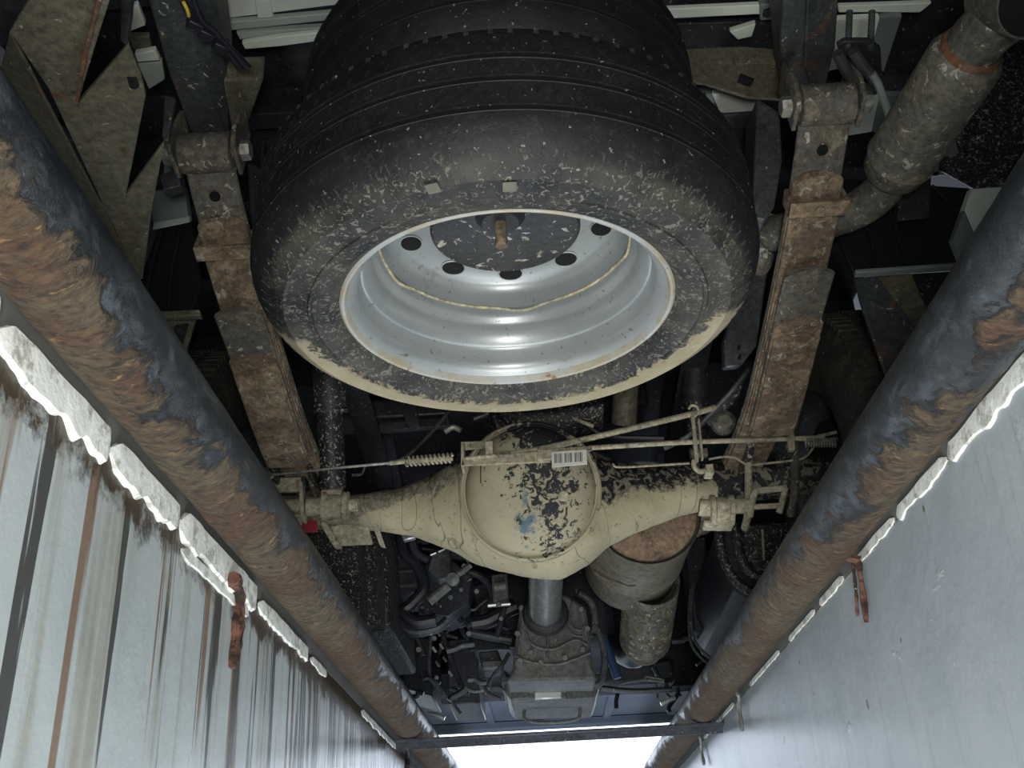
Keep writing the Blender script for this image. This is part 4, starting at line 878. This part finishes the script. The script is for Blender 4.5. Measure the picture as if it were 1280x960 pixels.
# ================================================================== SPARE WHEELS (each lifts away)
def spare(loc, lab, n, tm, detail=True, k_=1):
    t = thing('spare_wheel', loc, lab, 'spare wheel', 'spare wheels stacked under the frame'); c = Vector(loc)
    W_ = .182; Ro = .346
    lo = [(.2255, .012), (.228, -.004), (.240, -.014), (.262, -.019), (.2635, -.0215), (.268, -.0215), (.2695, -.0195), (.296, -.017), (.3, -.0185), (.304, -.016), (.318, -.007), (.329, .004), (.335, .012), (.3375, .018)]
    tr = []
    def groove(z): tr.extend([(Ro-.0012, z-.0048), (Ro-.0002, z-.0042), (Ro-.011, z-.0035), (Ro-.011, z+.0035), (Ro-.0002, z+.0042), (Ro-.0012, z+.0048)])
    tr += [(Ro-.005, .024), (Ro-.002, .034)]; groove(.046); groove(.088); groove(.122)
    tr += [(Ro-.003, .152)]
    hi = [(.3375, .164), (.335, .170), (.329, .178), (.318, .189), (.296, .199), (.262, .201), (.240, .196), (.228, .186), (.2255, .170)]
    inn = [(.205, .16), (.205, .02)]
    ty = MB().lathe(lo+tr+hi+inn, c, (0, 0, 1), 160, True).build('tyre', tm, t)
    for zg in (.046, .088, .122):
        MB().lathe([(Ro-.0100, zg-.0036), (Ro-.0035, zg-.0036), (Ro-.0035, zg+.0036), (Ro-.0100, zg+.0036)], c, (0, 0, 1), 160, True).build('groove_shade_ring', 'hole', t)  # black rings laid in the grooves in place of their shade
    if detail:
        m = MB()                                        # shoulder notches and tread sipes
        for k in range(84):
            q = 2*math.pi*(k+random.uniform(-.12, .12))/84; d_ = Vector((math.cos(q), math.sin(q), 0)); tt = Vector((-d_.y, d_.x, 0))
            ax_ = (d_*.78+Vector((0, 0, .63))).normalized(); m.box(c+d_*.3255+Vector((0, 0, .0)), (.009, .0016, .0016), Matrix((ax_, tt, ax_.cross(tt))).transposed())
            m.box(c+d_*.3368+Vector((0, 0, .161)), (.0035, .006, .014), Matrix((d_, tt, Vector((0, 0, 1)))).transposed())
        m.build('shoulder_notches', rt, ty, smooth=False, kind='stuff')
        m = MB()
        for k in range(80):
            for zc in (.067, .105, .137):
                q = 2*math.pi*(k+zc*11+random.uniform(-.15, .15))/80; d_ = Vector((math.cos(q), math.sin(q), 0)); tt = Vector((-d_.y, d_.x, 0)); up = (Vector((0, 0, 1))+tt*.6).normalized(); t2 = d_.cross(up)
                m.box(c+d_*(Ro-.0008)+Vector((0, 0, zc+random.uniform(-.004, .004))), (.002, .0016, .009), Matrix((d_, t2, up)).transposed())
        m.build('tread_sipes', 'hole', ty, smooth=False, kind='stuff')
        for px, py in ((541, 236), (637, 234)):
            p = at(px, py, Z=loc[2]-.020); d_ = (p-c); d_.z = 0; d_.normalize(); tt = Vector((-d_.y, d_.x, 0))
            MB().box((p.x, p.y, loc[2]-.0195), (.017, .016, .0022), Matrix((d_, tt, Vector((0, 0, 1)))).transposed()).build('sidewall_pad', simple('dusty_raised_rubber', (.17, .165, .13), .8), ty, .001)
    MB().lathe([(.2275, .006), (.2275, -.004), (.2245, -.0065), (.221, -.005), (.2185, .0), (.2170, .004)], c, (0, 0, 1), 128).build('rim_lip', LM, t)
    rim = MB().lathe([(.2170, .004), (.2110, .008), (.2060, .014), (.2035, .022), (.2025, .040), (.2000, .0445), (.1975, .045), (.1955, .047), (.1900, .058), (.1868, .066), (.186, .075), (.1848, .081), (.1800, .086), (.1785, .094), (.1775, .118), (.178, .17)], c, (0, 0, 1), 128).build('rim', RM, t)
    # disc with vent holes
    n_h = 10; seg = 120; rads = [.1765, .1755, .170, .163, .153, .143, .133, .123, .10, .055]; zs = [.103, .126, .1400, .1450, .1480, .1500, .1505, .1505, .150, .150]
    vs, fs = [], []
    for r, z_ in zip(rads, zs):
        for j in range(seg):
            q = 2*math.pi*j/seg; vs.append(c+Vector((math.cos(q)*r, math.sin(q)*r, z_)))
    for i in range(len(rads)-1):
        for j in range(seg):
            fs.append((i*seg+j, i*seg+(j+1) % seg, (i+1)*seg+(j+1) % seg, (i+1)*seg+j))
    MB().add(vs, fs).build('wheel_disc', RM, t)
    for k in range(n_h):
        q = 2*math.pi*k/n_h+HA; d_ = Vector((math.cos(q), math.sin(q), 0)); h = MB()
        h.lathe([(.0001, .001), (.0165, .001)], (0, 0, 0), (0, 0, 1), 24)
        h.v = [c+d_*(.1475+v.x*.9)+Vector((-d_.y, d_.x, 0))*v.y*1.08+Vector((0, 0, .1465-v.x*.12)) for v in h.v]; h.build('vent_hole', 'hole', t)
        g = MB(); ring = [c+d_*(.1475+math.cos(a)*.017*.9)+Vector((-d_.y, d_.x, 0))*math.sin(a)*.017*1.08+Vector((0, 0, .1475-math.cos(a)*.002)) for a in [2*math.pi*s/24 for s in range(25)]]
        g.tube(ring, .0014, 6, 0, False); g.build('hole_rim', RM, t)
    if detail:
        m = [c+Vector((math.cos(q)*.1775, math.sin(q)*.1775, .104-.007*max(0, math.sin(5*q+.6))**3)) for q in [2*math.pi*s/160 for s in range(161)]]
        MB().tube(m, .0022, 6, 0, False).build('weld_bead', 'seam', t)
        # rubber-coated balance weight on the lip
        w0, w1 = at(474, 432, Z=loc[2]+.010), at(508, 445, Z=loc[2]+.010)
        MB().tube([w0, (w0+w1)/2+Vector((0, .003, 0)), w1], .0052, 8, 3).build('balance_weight', 'bolt', t)
    if k_ != 1:
        for o in t.children_recursive:
            for v in o.data.vertices: v.co.x = c.x+(v.co.x-c.x)*k_; v.co.y = c.y+(v.co.y-c.y)*k_
    return t
HA = R(88)
RM, LM = rim_mat(), lip_mat()
spare((SX, SY, SZ), 'lower spare wheel with silver rim and mud along its tyre edge, lying flat', 1, tyre_mat(SX, SY))
spare((SX+.002, SY+.0, SZ+.225), 'upper spare wheel, dark tyre lying on top of the lower spare wheel', 2, tyre_mat(SX, SY, 'upper_spare_rubber', False), False, .84)
